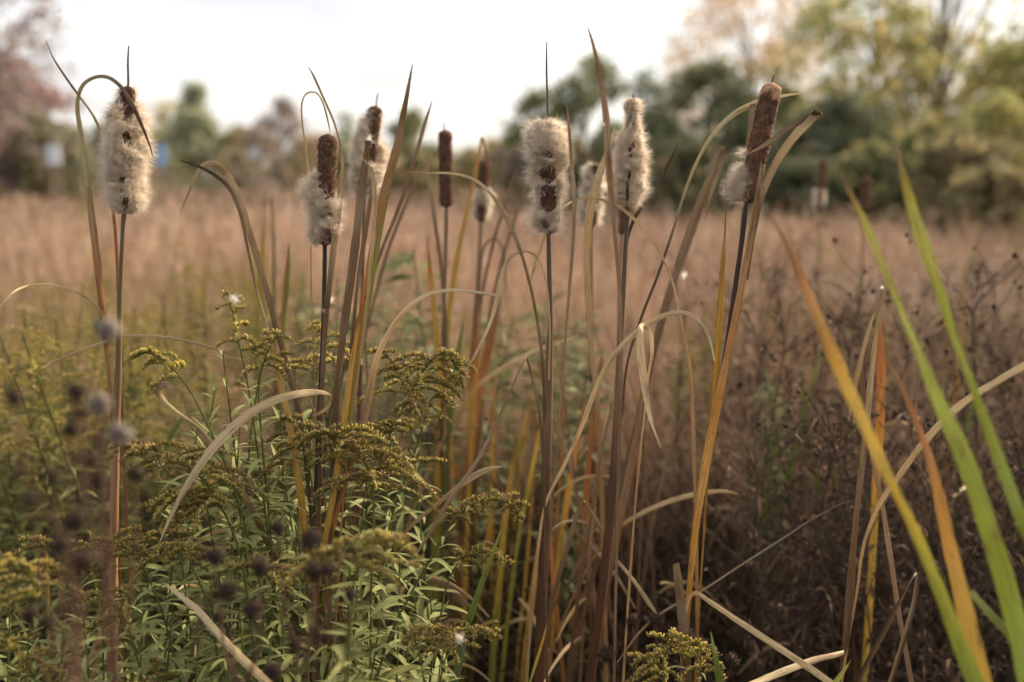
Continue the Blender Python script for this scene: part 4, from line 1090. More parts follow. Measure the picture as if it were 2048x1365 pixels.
seed_plant('tall dried plant with one grey fuzzy seed head before the left cattail stem', 0.80, [(216, 660, 17, 1)], (200, 1365), 1)
seed_plant('dried plant with two grey-rimmed seed heads left of the left cattail foot', 0.80, [(198, 808, 16, 1), (238, 868, 17, 1), (176, 922, 14, 0)], (205, 1365), 2)
seed_plant('dried plant with three dark seed heads stacked left of the left cattail', 0.82, [(152, 785, 15, 0), (158, 826, 14, 0), (140, 858, 15, 0), (30, 795, 16, 0)], (150, 1400), 3)
seed_plant('dark brown seed-head plant blurred low at the left', 0.68, [(150, 1040, 20, 0), (120, 1090, 20, 0), (165, 1120, 22, 0), (60, 1000, 14, 0), (105, 955, 15, 0)], (160, 1420), 4)
seed_plant('dried plant with dark heads right of the left cattail foot', 0.86, [(200, 960, 14, 0), (272, 948, 14, 0), (60, 1230, 14, 0), (95, 1245, 15, 0)], (180, 1420), 5)
seed_plant('dried plant with round heads over the lower left goldenrod leaves', 0.92, [(430, 1112, 17, 0), (520, 1135, 18, 0), (455, 1182, 18, 0), (505, 1220, 17, 0)], (470, 1420), 6)
seed_plant('dried plant with two round heads below the largest goldenrod plume', 0.94, [(556, 1055, 14, 0), (622, 1080, 20, 0), (628, 1142, 16, 0), (655, 1138, 12, 0)], (600, 1420), 7)
seed_plant('dried plant with dark heads at the bottom left of centre', 0.98, [(590, 1290, 14, 0), (630, 1265, 14, 0), (545, 1340, 16, 0), (700, 1190, 12, 0), (440, 1235, 12, 0)], (580, 1430), 8)
seed_plant('dried plant with brown bristly heads beside the bottom goldenrod', 1.30, [(1264, 1242, 12, 0), (1212, 1310, 15, 0), (1312, 1240, 13, 0), (1375, 1270, 14, 0), (1402, 1292, 13, 0), (1462, 1325, 14, 0), (1350, 1340, 15, 0)], (1320, 1450), 9, 'dried seed-head plants in the focus plane')

# ------------------------------------------------------------------ blurred goldenrod and leafy weeds behind
def back_proto(h, seed, gold, gtone=1.0, leafc=(0.15, 0.15, 0.052), nl=110, ll=.07):
    """returns (stem, foliage, plume) meshes of a plant h tall with its foot at the origin"""
    r = np.random.default_rng(seed)
    st = spline(np.array([[0, 0, 0], [r.uniform(-.04, .04), r.uniform(-.04, .04), h * .5], [r.uniform(-.1, .1), r.uniform(-.1, .1), h]]), 7)
    V, Q = tube(st, np.linspace(.004, .0015, len(st)), 5)
    m1 = mesh('stem', V, Q, M_FOL, np.broadcast_to(lin((110, 112, 62)) * .6, V.shape))
    z = r.uniform(0.12, 0.86 if gold else 1.0, nl)
    pos = np.stack([np.interp(z * h, st[:, 2], st[:, k]) for k in range(3)], -1)
    az = r.uniform(0, 6.283, nl); el = r.uniform(-.2, .7, nl)
    dv = np.stack([np.cos(az) * np.cos(el), np.sin(az) * np.cos(el), np.sin(el)], -1)
    V, T = fol_leaf_arrays(pos, dv, ll * r.uniform(.6, 1.2, nl), ll * .2 * r.uniform(.7, 1.2, nl), r)
    cc = np.repeat((np.array(leafc) * r.uniform(.7, 1.5, (nl, 1)))[:, None], 5, 1).reshape(-1, 3)
    m2 = mesh('foliage', V, T, M_FOL, cc)
    m3 = None
    if gold:
        bag = Bag()
        for i in range(16):
            s_ = r.uniform(.78, 1.0)
            p = np.array([np.interp(s_ * h, st[:, 2], st[:, k]) for k in range(3)])
            a = r.uniform(0, 6.283); l = 0.10 * (1.25 - s_) / .3 * r.uniform(.7, 1.2) + .02
            q = np.linspace(0, 1, 6)[:, None]
            o_ = np.array([math.cos(a), math.sin(a), 0])
            path = p + o_ * l * q + np.array([0, 0, 1.0]) * l * (0.6 * q - 0.9 * q * q)
            n = int(l / .0022)
            qq = r.uniform(.1, 1, n)
            pos = np.stack([np.interp(qq, q[:, 0], path[:, k]) for k in range(3)], -1)
            florets(bag, pos, np.broadcast_to([0, 0, 1.0], pos.shape), r, 0.006, .45, gtone)
        V, F, c_, b_ = bag.data()
        m3 = mesh('plume', V, F, M_FLORET, c_)
    return m1, m2, m3
def place_plant(name, meshes, label, cat, group, x, y, d, h, rz):
    p = P(x, y, d)
    s_ = max(p[2], 0.2) / h
    root = tag(empty(name, (p[0], p[1], 0)), label, cat, group)
    for me, nm in zip(meshes, ('stem', 'foliage', 'plume')):
        if me is None: continue
        o = bpy.data.objects.new(nm, me); COL.objects.link(o); o.parent = root
        o.scale = (s_, s_, s_); o.rotation_euler = (0, 0, rz)
    return root
protoG = [back_proto(1.0, 100 + i, True, 1.0) for i in range(5)]
protoL = [back_proto(1.0, 120 + i, False, 1.0, (0.15, 0.16, 0.075), 130, .10) for i in range(4)]
spotsG = []
for k in range(52):
    d = rr.uniform(1.75, 4.2)
    spotsG.append((rr.uniform(-180, 520), 500 + 420 / d * rr.uniform(.55, 1.35), d))
for k in range(58):
    d = rr.uniform(2.2, 4.6)
    spotsG.append((rr.uniform(-180, 600), 345 + FPX * rr.uniform(.28, .42) / d, d))
for k in range(18):
    d = rr.uniform(2.4, 5.0)
    spotsG.append((rr.uniform(520, 1450), 500 + 420 / d * rr.uniform(.7, 1.3), d))
for i, (x, y, d) in enumerate(spotsG):
    left = x < 520
    place_plant('goldenrod', protoG[i % 5], ('blurred goldenrod clump %s in the field %s the left cattail stem' % ('nearer' if d < 2.8 else 'farther back', 'left of' if x < 235 else 'right of')) if left else 'blurred goldenrod between the reed clumps in the middle distance', 'goldenrod',
                'blurred goldenrod behind the left cattail' if left else 'blurred goldenrod between the reed clumps', x, y, d, 1.0, rr.uniform(0, 6.28))
for i in range(26):
    d = rr.uniform(2.0, 3.6); x = rr.choice((rr.uniform(560, 860), rr.uniform(980, 1180), rr.uniform(640, 800)))
    y = rr.uniform(500, 760)
    place_plant('leafy_weed', protoL[i % 4], 'blurred green leafy weed ' + ('behind the half-burst cattail' if x < 860 else 'behind the upright fluffy cattail'), 'weed', 'green leafy weeds behind the centre', x, y, d, 1.0, rr.uniform(0, 6.28))

# ------------------------------------------------------------------ dead brown weeds on the right
def dead_proto(seed):
    r = np.random.default_rng(seed)
    sb, bb, hb = Bag(), Bag(), Bag()
    c0 = lin((92, 74, 60)) * 0.62
    st = spline(np.array([[0, 0, 0], [r.uniform(-.05, .05), r.uniform(-.05, .05), .5], [r.uniform(-.12, .12), r.uniform(-.12, .12), 1.0]]), 7)
    V, Q = tube(st, np.linspace(.0034, .0012, len(st)), 5); sb.add(V, Q, col=c0)
    for i in range(26):
        s_ = r.uniform(.25, .98); p = np.array([np.interp(s_, st[:, 2], st[:, k]) for k in range(3)])
        a = r.uniform(0, 6.283); l = r.uniform(.08, .28) * (1.15 - s_ * .6)
        o_ = np.array([math.cos(a), math.sin(a), r.uniform(.3, 1.1)])
        e = p + o_ * l; m_ = (p + e) / 2 + r.standard_normal(3) * .012
        br = spline(np.array([p, m_, e]), 4)
        V, Q = tube(br, np.linspace(.0016, .0008, len(br)), 4); bb.add(V, Q, col=c0 * r.uniform(.6, 1.3))
        for j in range(int(r.integers(1, 4))):
            q = e + r.standard_normal(3) * np.array([.018, .018, .012])
            V, Q = tube(np.array([e, (e + q) / 2, q]), .0006, 3); bb.add(V, Q, col=c0)
            if r.uniform() < .6:
                seed_head_arrays_small(hb, q, r.uniform(.0035, .0062), r)
        # curled dead leaf on the branch
        nl = int(r.integers(1, 4))
        pos = p + (e - p) * r.uniform(0, 1, (nl, 1))
        dv = nrm(r.standard_normal((nl, 3)) + np.array([0, 0, -.4]))
        V, T = fol_leaf_arrays(pos, dv, r.uniform(.02, .05, nl), r.uniform(.005, .012, nl), r, 1.0)
        bb.add(V, None, T, col=np.repeat((lin((120, 94, 74)) * .7 * r.uniform(.5, 1.5, (nl, 1)))[:, None], 5, 1).reshape(-1, 3))
    ms = []
    for nm, bg_ in (('stem', sb), ('branching', bb), ('seed_cluster', hb)):
        V, F, c_, b_ = bg_.data()
        ms.append((nm, mesh(nm, V, F, M_WEED, c_)))
    return ms
OCT_V = np.array([[1, 0, 0], [-1, 0, 0], [0, 1, 0], [0, -1, 0], [0, 0, 1], [0, 0, -1.0]])
OCT_T = np.array([[0, 2, 4], [2, 1, 4], [1, 3, 4], [3, 0, 4], [2, 0, 5], [1, 2, 5], [3, 1, 5], [0, 3, 5]])
def seed_head_arrays_small(bag, c_, R, r):
    for k in range(3):
        M = np.linalg.qr(r.standard_normal((3, 3)))[0]
        bag.add(c_ + (OCT_V * R * r.uniform(.7, 1.2, (6, 1))) @ M, None, OCT_T, col=lin((58, 46, 40)) * r.uniform(.5, 1.0))
protoD = [dead_proto(200 + i) for i in range(5)]
def place_dead(x, y, d, label, group, seed):
    p = P(x, y, d); s_ = max(p[2], .25)
    root = tag(empty('dead_weed', (p[0], p[1], 0)), label, 'weed', group)
    rz = rr.uniform(0, 6.28)
    for nm, me in protoD[seed % 5]:
        o = bpy.data.objects.new(nm, me); COL.objects.link(o); o.parent = root
        o.scale = (s_ * .9, s_ * .9, s_); o.rotation_euler = (0, 0, rz)
        if nm == 'seed_cluster': o['kind'] = 'stuff'
for i in range(75):
    d = 1.95 + 3.2 * rr.random() ** 1.3
    x = rr.uniform(1330, 2200); y = rr.uniform(470, 560) + 420 / d * rr.uniform(.2, 1.0)
    place_dead(x, y, d, ('dead weed with small black seed heads %s' % ('left of the dry stalk' if x < 1720 else 'right of the dry stalk')) + (', nearer' if d < 3 else ', farther'), 'dead brown weeds at right', i)
for i in range(16):
    x = rr.uniform(1440, 2150)
    place_dead(x, rr.uniform(740, 960), rr.uniform(1.6, 2.1), 'low near dead weed with dark stems ' + ('left of the dry stalk' if x < 1720 else 'right of the dry stalk'), 'near dead weeds at right', i)
for i in range(22):
    d = 1.9 + 2.5 * rr.random()
    x = rr.uniform(700, 1330); y = rr.uniform(600, 780) + 150 / d
    place_dead(x, y, d, 'dead brown weed among the feet of the centre reeds', 'dead brown weeds between the centre reeds', i)

for i in range(3):
    place_plant('leafy_weed', protoL[i % 4], 'low blurred green weed in the dark tangle between yellow leaf and dry stalk', 'weed', 'green weeds in the right tangle', rr.uniform(1470, 1680), rr.uniform(700, 800), rr.uniform(2.2, 3.0), 1.0, rr.uniform(0, 6.28))
for i, (x, y, l_) in enumerate([(1640, 690, 30), (1600, 740, -20), (1575, 790, 25), (1630, 800, -30), (1545, 850, 15), (1960, 690, 20)]):
    blade('blurred green reed leaf in the dark tangle between yellow leaf and dry stalk', '%d,%d,12 %d,%d,14 %d,%d,13 %d,%d,9 %d,%d,2' % (x - l_ * 3, y + 420, x - l_ * 2, y + 260, x - l_, y + 130, x - l_ * .3, y + 50, x, y), 2.3, 'green', 'green reed leaves in the right tangle')

for i in range(46):
    d = rr.uniform(5, 13); x = rr.uniform(-80, 2130)
    lb = 'left of' if x < 640 else ('between the half-burst and leaning cattails in' if x < 1500 else 'right of')
    place_dead(x, 345 + FPX * rr.uniform(.42, .66) / d, d, {'left of': 'small far dead weed in the dry field left of the half-burst cattail', 'right of': 'small far dead weed in the dry field right of the leaning cattail'}.get(lb, 'small far dead weed in the dry field between the half-burst and leaning cattails'), 'dead weeds scattered in the dry field', i)
for i in range(30):
    d = rr.uniform(5, 16); x = rr.uniform(-80, 2130)
    place_plant('goldenrod', protoG[i % 5], 'far faded goldenrod in the dry field ' + ('left of the half-burst cattail' if x < 640 else 'between the half-burst and leaning cattails' if x < 1500 else 'right of the leaning cattail'), 'goldenrod', 'faded goldenrod scattered in the dry field', x, 345 + FPX * rr.uniform(.40, .68) / d, d, 1.0, rr.uniform(0, 6.28))

# ------------------------------------------------------------------ uncountable cover
def ribbons(pos, top, wid, r, col, bend=None):
    """thin curved blades: foot pos (n,3), tip top (n,3) -> V, T(5 per blade), C"""
    n = len(pos)
    h = top - pos
    b_ = r.standard_normal((n, 3)) * np.array([1, 1, 0.0]) * 0.10 * np.linalg.norm(h, axis=1)[:, None] if bend is None else bend
    p1 = pos + h * .4 - b_ * .5; p2 = pos + h * .75 - b_ * .35
    sx = nrm(np.cross(h, r.standard_normal((n, 3)))) * (wid * .5)[:, None]
    V = np.stack([pos - sx, pos + sx, p1 - sx, p1 + sx, p2 - sx * .7, p2 + sx * .7, top], 1).reshape(-1, 3)
    o7 = np.arange(n)[:, None, None] * 7
    Q = (o7 + np.array([[[0, 1, 3, 2], [2, 3, 5, 4]]])).reshape(-1, 4)
    T = (o7 + np.array([[[4, 5, 6]]])).reshape(-1, 3)
    return V, Q, T, np.repeat(col[:, None], 7, 1).reshape(-1, 3)
def pnoise(x, y, s, seed):
    r = np.random.default_rng(seed)
    v = 0
    for k in range(6):
        a = r.uniform(0, 6.28); f_ = s * (1 + k * .7)
        v = v + np.sin((x * math.cos(a) + y * math.sin(a)) * f_ + r.uniform(0, 6.28)) / (1 + .5 * k)
    return v / 2.2
def field_points(n, d0, d1, r, spread=0.62):
    # even density on the picture: d drawn so that 1/d is uniform-ish
    u = r.uniform(0, 1, n)
    inv = 1 / d0 + u * (1 / d1 - 1 / d0)
    d = 1 / inv
    x = r.uniform(-1, 1, n) * (d * spread + 0.8)
    return x, d
def dry_field():
    r = np.random.default_rng(77)
    bag = Bag()
    pal_ = np.array([lin(c) for c in [(178, 146, 112), (160, 126, 98), (190, 158, 122), (146, 110, 86), (170, 128, 92), (196, 170, 140), (158, 134, 92), (140, 110, 92)]]) * 1.05
    pal_ = (pal_ * .70 + (pal_ @ np.array([.3, .55, .15]))[:, None] * .30) * np.array([1.04, 1.01, .93]) * 1.04
    pal_ = pal_ * np.array([1.0, .985, 1.06])
    # stems with feathery heads
    n = 66000
    x, d = field_points(n, 2.7, 55.0, r)
    edge = np.where(x / d > .1, 19 + 3 * np.sin(x), np.where(x / d < -.05, 46 + 5 * np.sin(x * .5), 50))
    keep = d < edge
    x, d = x[keep], d[keep]; n = len(x)
    pn = pnoise(x, d, 0.8, 1) * .6 + pnoise(x, d, 3.0, 2) * .4
    big = pnoise(x, d * .6, 0.35, 5)
    h = np.clip(0.56 + 0.12 * pn + 0.12 * big + r.normal(0, .10, n), .2, 1.05) * np.where(d < 4, .8 + .05 * d, 1)
    h = h + np.where(d > 9, np.clip(.22 * pnoise(x, d * .5, .5, 21) + .16 * pnoise(x, d, 1.7, 22), -.12, .5) * np.clip((d - 9) / 12, 0, 1), 0)
    tall = r.uniform(0, 1, n) < .05
    h = np.where(tall, h + r.uniform(.1, .4, n), h)
    pos = np.stack([x, d, np.zeros(n)], -1)
    lean = r.standard_normal((n, 2)) * 0.16 + np.stack([.22 * pnoise(x, d, 1.6, 8), .1 * pn], -1)
    top = pos + np.stack([lean[:, 0] * h, lean[:, 1] * h, h], -1)
    ci = np.clip(((pn + 1) * 3.2 + r.normal(0, 1.7, n)), 0, 7).astype(int)
    col = pal_[ci] * r.uniform(.75, 1.2, (n, 1)) * (1 + .30 * big)[:, None]
    grn = r.uniform(0, 1, n) < np.clip(.05 + .5 * (pnoise(x, d * .7, .55, 9) - .45), .03, .6)
    col[grn] = np.array([0.21, 0.20, 0.085]) * r.uniform(.7, 1.3, (int(grn.sum()), 1))
    pale = r.uniform(0, 1, n) < np.clip(.6 * (pnoise(x, d * .8, .7, 12) - .55), 0, .5) + .45 * np.exp(-((x / d - .42) / .13) ** 2 - ((d - 7.2) / 1.4) ** 2)
    col[pale] = np.array([0.50, 0.43, 0.34])
    wid = np.maximum(.0035, d * .0013) * r.uniform(.6, 1.4, n)
    V, Q, T, C = ribbons(pos, top, wid, r, col)
    bag.add(V, Q, T, col=C)
    # feathery heads: short side ribbons near the tips
    m = 90000
    k = r.integers(0, n, m)
    q = r.uniform(.62, 1.0, m)[:, None]
    p0 = pos[k] + (top[k] - pos[k]) * q
    dv = r.standard_normal((m, 3)) + np.array([0, 0, .8])
    ln = (np.maximum(.03, d[k] * .006) * r.uniform(.5, 1.5, m))[:, None]
    p1 = p0 + nrm(dv) * ln
    V, Q, T, C = ribbons(p0, p1, np.maximum(.003, d[k] * .0012), r, col[k] * r.uniform(.9, 1.25, (m, 1)))
    bag.add(V, Q, T, col=C)
    o = bag.top('dry_grass', M_GRASS, base=np.array([0, 20.0, 0]))
    tag(o, 'dry pinkish brown grass and weeds covering the field', 'grass', kind='stuff')
dry_field()
def tangle():
    """low dead stems and curled leaves close by, under the plants"""
    r = np.random.default_rng(88)
    bag = Bag()
    n = 15000
    x, d = field_points(n, 1.9, 6.0, r, .7)
    x = x + 0.0
    right = np.clip((x / d + .05) * 4, 0, 1)
    h = np.clip(r.normal(.33 + .10 * right, .12, n), .06, .72)
    pos = np.stack([x, d, r.uniform(0, .25, n)], -1)
    a = r.uniform(0, 6.283, n)
    top = pos + np.stack([np.cos(a) * h * .7, np.sin(a) * h * .7, h * r.uniform(.3, 1.2, n)], -1)
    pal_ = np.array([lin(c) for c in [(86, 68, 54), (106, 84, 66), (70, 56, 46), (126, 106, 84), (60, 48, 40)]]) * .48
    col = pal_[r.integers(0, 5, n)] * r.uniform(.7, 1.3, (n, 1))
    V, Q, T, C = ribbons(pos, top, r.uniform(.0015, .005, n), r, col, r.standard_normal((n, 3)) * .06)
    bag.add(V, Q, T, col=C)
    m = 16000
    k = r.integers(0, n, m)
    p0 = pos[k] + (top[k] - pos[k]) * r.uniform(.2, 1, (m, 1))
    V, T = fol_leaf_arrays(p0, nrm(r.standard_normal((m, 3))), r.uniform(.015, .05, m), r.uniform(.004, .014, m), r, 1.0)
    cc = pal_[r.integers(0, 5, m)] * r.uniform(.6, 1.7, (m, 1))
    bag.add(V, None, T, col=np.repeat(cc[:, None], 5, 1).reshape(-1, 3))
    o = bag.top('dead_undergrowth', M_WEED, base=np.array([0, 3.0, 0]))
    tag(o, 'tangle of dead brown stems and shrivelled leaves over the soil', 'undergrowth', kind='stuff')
tangle()
def green_cover():
    r = np.random.default_rng(99)
    bag = Bag()
    n = 9500
    d = 1.35 + 1.6 * r.uniform(0, 1, n) ** 1.2
    px = r.uniform(-150, 900, n); py = r.uniform(980, 1500, n)
    x = (px - 1024) / FPX * d
    z = np.clip(r.uniform(.15, .62, n) * np.clip(1.15 - (px - 300) / 1400, .5, 1), .08, .7)
    pos = np.stack([x, d, z], -1)
    az = r.uniform(0, 6.283, n); el = r.uniform(-.4, .6, n)
    dv = np.stack([np.cos(az) * np.cos(el), np.sin(az) * np.cos(el), np.sin(el)], -1)
    V, T = fol_leaf_arrays(pos, dv, r.uniform(.03, .075, n), r.uniform(.006, .013, n), r)
    cc = np.array([0.095, 0.105, 0.038]) * r.uniform(.5, 1.5, (n, 1)) + np.array([.06, .03, 0]) * (r.uniform(0, 1, (n, 1)) < .2)  # leaf colour darkened so the gaps read as deep shade
    bag.add(V, None, T, col=np.repeat(cc[:, None], 5, 1).reshape(-1, 3))
    m = 900
    k = r.integers(0, n, m)
    foot = pos[k] * np.array([1, 1, 0.0]) + r.normal(0, .03, (m, 3)) * np.array([1, 1, 0])
    V, Q, T, C = ribbons(foot, pos[k] + np.array([0, 0, .06]), np.full(m, .003), r, np.broadcast_to(lin((96, 100, 56)) * .6, (m, 3)))
    bag.add(V, Q, T, col=C)
    o = bag.top('green_undergrowth', M_FOL, base=np.array([-.5, 1.8, 0]))
    tag(o, 'dense low green leaves filling the gaps under the goldenrod', 'undergrowth', kind='stuff')
green_cover()

# ------------------------------------------------------------------ trees and shrubs behind the field
def tree(label, cx, top, wid, d, kind, colr, seed, n=5200, lsize=.14, group='trees behind the field', base_px=None, dens=1.0, name='tree', bark=(84, 70, 60), clumps=60, gap=0.0, gapc=None):
    """cx, top, wid in photo pixels at distance d; crowns reach down to low shrubs"""
    r = np.random.default_rng(seed)
    k = d / FPX
    tp = P(cx, top, d); W = wid * k; H = tp[2]
    bx = tp[0]
    root = tag(empty(name, (bx, d, 0)), label, 'shrub' if name == 'shrub' else 'tree', group)
    zb = H * (0.10 if kind in ('bush', 'cone') else 0.18)
    bagT = Bag(); bagC = Bag()
    tr = spline(np.array([[bx, d, 0], [bx + r.normal(0, .02) * H, d, H * .4], [bx + r.normal(0, .03) * H, d, H * .92]]), 6)
    V, Q = tube(tr, np.linspace(H * .014 + .03, H * .003, len(tr)), 7); bagT.add(V, Q, col=lin(bark) * .8)
    # clump centres in the envelope
    C = []
    while len(C) < clumps:
        q = r.uniform(0, 1); a = r.uniform(0, 6.283); rad = math.sqrt(r.uniform(0.15, 1))
        if kind == 'cone':
            env = (1 - q) ** .8 * (1 + .25 * math.sin(a * 3 + q * 14))
        elif kind == 'bush':
            env = math.sqrt(max(0, 1 - (q * 1.02) ** 2.2)) * (1 + .2 * math.sin(a * 3 + seed))
        else:
            env = math.sin(math.pi * min(1, (q * .92 + .08)) ** .85) ** .7 * (1 + .22 * math.sin(a * 4 + q * 9 + seed))
        C.append((bx + math.cos(a) * rad * env * W * .5, d + math.sin(a) * rad * env * W * .5, zb + q * (H - zb)))
    C = np.array(C)
    for c_ in C[: min(len(C), 34)]:
        z0 = max(zb * .6, min(c_[2] - .1 * H, H * .8) * r.uniform(.45, .9))
        p0 = np.array([np.interp(z0, tr[:, 2], tr[:, q]) for q in range(3)])
        mid = (p0 + c_) / 2 + np.array([0, 0, .06 * H]) * r.uniform(-.5, 1)
        V, Q = tube(spline(np.array([p0, mid, c_]), 4), np.linspace(H * .005 + .008, .006, 9), 5)
        bagT.add(V, Q, col=lin(bark) * .75)
    ci = r.integers(0, len(C), n)
    cr = (W * .5 + H * .3) * .5 / math.sqrt(clumps) * 2.0
    off = r.standard_normal((n, 3)) * cr * .55
    pos = C[ci] + off * np.array([1, 1, .75])
    pos[:, 2] = np.clip(pos[:, 2], .1, None)
    s_ = lsize * r.uniform(.6, 1.4, n)
    n1 = nrm(r.standard_normal((n, 3))); n2 = nrm(np.cross(n1, r.standard_normal((n, 3))))
    V = np.stack([pos - n1 * s_[:, None] * .6, pos + n2 * s_[:, None] * .32, pos + n1 * s_[:, None] * .6, pos - n2 * s_[:, None] * .32], 1).reshape(-1, 3)
    Q = np.arange(n * 4).reshape(-1, 4)
    cols = np.array([lin(c_) for c_ in colr])
    tone = r.integers(0, len(cols), len(C))
    base = np.where((r.uniform(0, 1, n) < .65)[:, None], cols[tone[ci]], cols[r.integers(0, len(cols), n)])
    cc = (base * .75 + (base @ np.array([.3, .55, .15]))[:, None] * .25) * r.uniform(.7, 1.3, (n, 1)) * 1.45  # crown colour lightened and greyed, standing in for a veil of haze
    bagC.add(V, Q, col=np.repeat(cc[:, None], 4, 1).reshape(-1, 3))
    bagT.obj('trunk', M_BARK, root)
    bagC.obj('crown', M_FOL, root)
GRN = [(108, 114, 78), (124, 128, 84), (94, 100, 70)]
YG = [(140, 142, 70), (166, 156, 78), (116, 126, 64), (190, 166, 90)]
OL = [(124, 114, 70), (144, 126, 74), (106, 102, 64)]
TAN = [(176, 150, 112), (160, 134, 102), (190, 160, 108)]
RED = [(132, 94, 88), (144, 102, 92), (120, 88, 84)]
PUR = [(136, 118, 112), (148, 128, 118), (120, 106, 100)]
tree('tall yellow-green tree with sky showing through at the right edge', 1900, -260, 620, 24, 'round', YG, 1, 6200, .17, clumps=95, bark=(128, 112, 96))
tree('tall yellow tree rising behind the evergreen bushes', 1760, -60, 330, 27, 'round', YG, 2, 4200, .16, clumps=60)
tree('pale tan half-bare tree behind the dark evergreens', 1500, -90, 400, 42, 'round', TAN, 3, 7000, .17, clumps=90, bark=(140, 120, 104))
tree('dark green cedar behind the leaning brown cattail', 1425, 130, 270, 26, 'bush', GRN, 4, 4600, .16, clumps=60)
tree('broad dark evergreen right of the leaning cattail', 1690, 205, 300, 21, 'bush', GRN, 5, 6000, .14, clumps=70)
tree('olive brown thicket at the right edge', 1930, 285, 330, 17, 'bush', OL, 6, 6000, .11, clumps=80, name='shrub')
tree('low olive shrub at the foot of the dark evergreen', 1810, 330, 220, 18.5, 'bush', OL + GRN, 7, 3600, .11, clumps=50, name='shrub')
tree('dark green tree behind the upright fluffy cattail', 1180, 118, 190, 30, 'round', GRN + [(84, 96, 60)], 8, 4600, .17, clumps=60)
tree('yellow-green shrub left of the dark green tree', 1075, 190, 130, 29, 'bush', [(128, 130, 66), (108, 116, 60)], 9, 3400, .15, clumps=45, name='shrub')
tree('grey-green thin tree behind the long-necked cattail', 1295, 140, 130, 34, 'round', [(112, 120, 96), (92, 104, 80)], 10, 2200, .16, clumps=40)
tree('dark evergreen shrub under the grey-green tree', 1310, 235, 180, 25, 'bush', GRN, 11, 4000, .14, clumps=50, name='shrub')
tree('low dark bush joining the evergreens', 1560, 300, 200, 22, 'bush', GRN + OL, 12, 3600, .13, clumps=50, name='shrub')
tree('round yellow-green tree far off beside the smooth cattail', 822, 228, 95, 62, 'round', [(124, 120, 62), (102, 106, 58)], 13, 2200, .26, clumps=40)
tree('small far yellowish tree above the salmon wall', 985, 285, 60, 60, 'bush', YG, 14, 1200, .24, clumps=25)
tree('dark cedar with pointed top on the left', 388, 178, 120, 62, 'cone', [(136, 140, 108), (146, 150, 112), (124, 130, 102)], 15, 3600, .30, clumps=60)
tree('broad dark cedar beside the pointed one', 385, 235, 190, 60, 'bush', [(134, 138, 106), (142, 146, 108)], 16, 3400, .30, clumps=50)
tree('pale yellow tree behind the dark cedar', 345, 185, 80, 75, 'round', [(176, 160, 110), (160, 148, 100)], 17, 1300, .30, clumps=30)
tree('dusky brown bare shrub left of centre', 560, 205, 150, 60, 'bush', PUR, 18, 2600, .24, clumps=60, name='shrub')
tree('dusky low brown thicket in front of the cedar', 520, 262, 150, 50, 'bush', PUR + OL, 19, 2400, .2, clumps=50, name='shrub')
tree('grey-green far tree behind the blurred fluffy cattail', 690, 236, 80, 66, 'bush', [(132, 140, 116), (116, 126, 100)], 20, 1500, .26, clumps=30)
tree('dark red maple at the left edge', 0, 118, 280, 42, 'round', RED, 21, 4600, .26, clumps=60)
tree('purple-grey nearly bare tree towering at the left edge', -20, -160, 260, 34, 'round', PUR, 22, 3600, .20, clumps=80, bark=(110, 92, 88))
tree('dark green bush under the red maple', 60, 236, 280, 36, 'bush', [(116, 114, 82), (126, 122, 86), (104, 104, 78)], 23, 4600, .2, clumps=60, name='shrub')
tree('second dark bush between maple and cedar', 225, 246, 190, 48, 'bush', [(120, 118, 90), (108, 108, 84), (138, 124, 96)], 24, 3600, .22, clumps=50, name='shrub')
tree('yellow-tinged low shrub below the maple', 60, 305, 170, 36, 'bush', [(150, 130, 66), (126, 112, 60)], 25, 2600, .16, clumps=45, name='shrub')
tree('brown low shrub behind the field left of centre', 640, 275, 140, 52, 'bush', OL + TAN, 26, 2200, .2, clumps=40, name='shrub')
for i, (x, t_, wd_, d_, cl_) in enumerate([(1375, 285, 170, 21, GRN + OL), (1480, 318, 150, 20, OL + GRN), (1610, 322, 170, 19, GRN), (1740, 300, 190, 18.5, GRN + YG),
                                        (1860, 250, 190, 19, YG + GRN), (2010, 200, 230, 18, YG), (1990, 340, 220, 15.5, OL), (1560, 180, 190, 26, GRN + YG), (1810, 120, 260, 25, YG), (2060, 60, 260, 22, YG)]):
    lab = ['low dark shrub at the left end of the evergreen mass', 'low olive shrub below the pale tan tree', 'dark shrub under the broad evergreen', 'dark green shrub between the two near green leaf tips',
           'yellow-green sapling above the olive thicket', 'yellow sapling at the right edge', 'olive scrub lowest at the right edge', 'green sapling right of the leaning cattail', 'yellow-green tree filling the gap right of the evergreen', 'pale yellow tree cut by the right edge'][i]
    tree(lab, x, t_, wd_, d_, 'bush' if t_ > 150 else 'round', cl_, 60 + i, 3600, .13, clumps=55, name='shrub' if t_ > 150 else 'tree')
for i, (x, t_, wd_, d_) in enumerate([(130, 322, 130, 42), (260, 318, 120, 40), (470, 305, 130, 44), (700, 296, 120, 46), (770, 312, 110, 42), (1060, 292, 120, 26), (1150, 300, 140, 24), (1250, 312, 130, 22)]):
    tree('low brown-green scrub where the field meets the trees', x, t_, wd_, d_, 'bush', [OL, TAN + OL, PUR + OL][i % 3], 80 + i, 1800, .15, clumps=36, name='shrub', group='low scrub along the field edge')
for i, (x, t_, wd_, d_) in enumerate([(610, 280, 120, 54), (735, 272, 110, 56), (880, 296, 110, 52), (945, 300, 90, 50), (1020, 286, 110, 46), (690, 300, 110, 44), (840, 312, 120, 42), (160, 262, 150, 52), (300, 268, 130, 52), (470, 262, 130, 56)]):
    tree('hazy low shrub in the far tree line ' + ('left of the half-burst cattail' if x < 640 else 'between the half-burst and the upright cattails'), x, t_, wd_, d_, 'bush', [OL, PUR + OL, GRN + OL][i % 3], 120 + i, 1700, .2, clumps=36, name='shrub', group='hazy low shrubs of the far tree line')
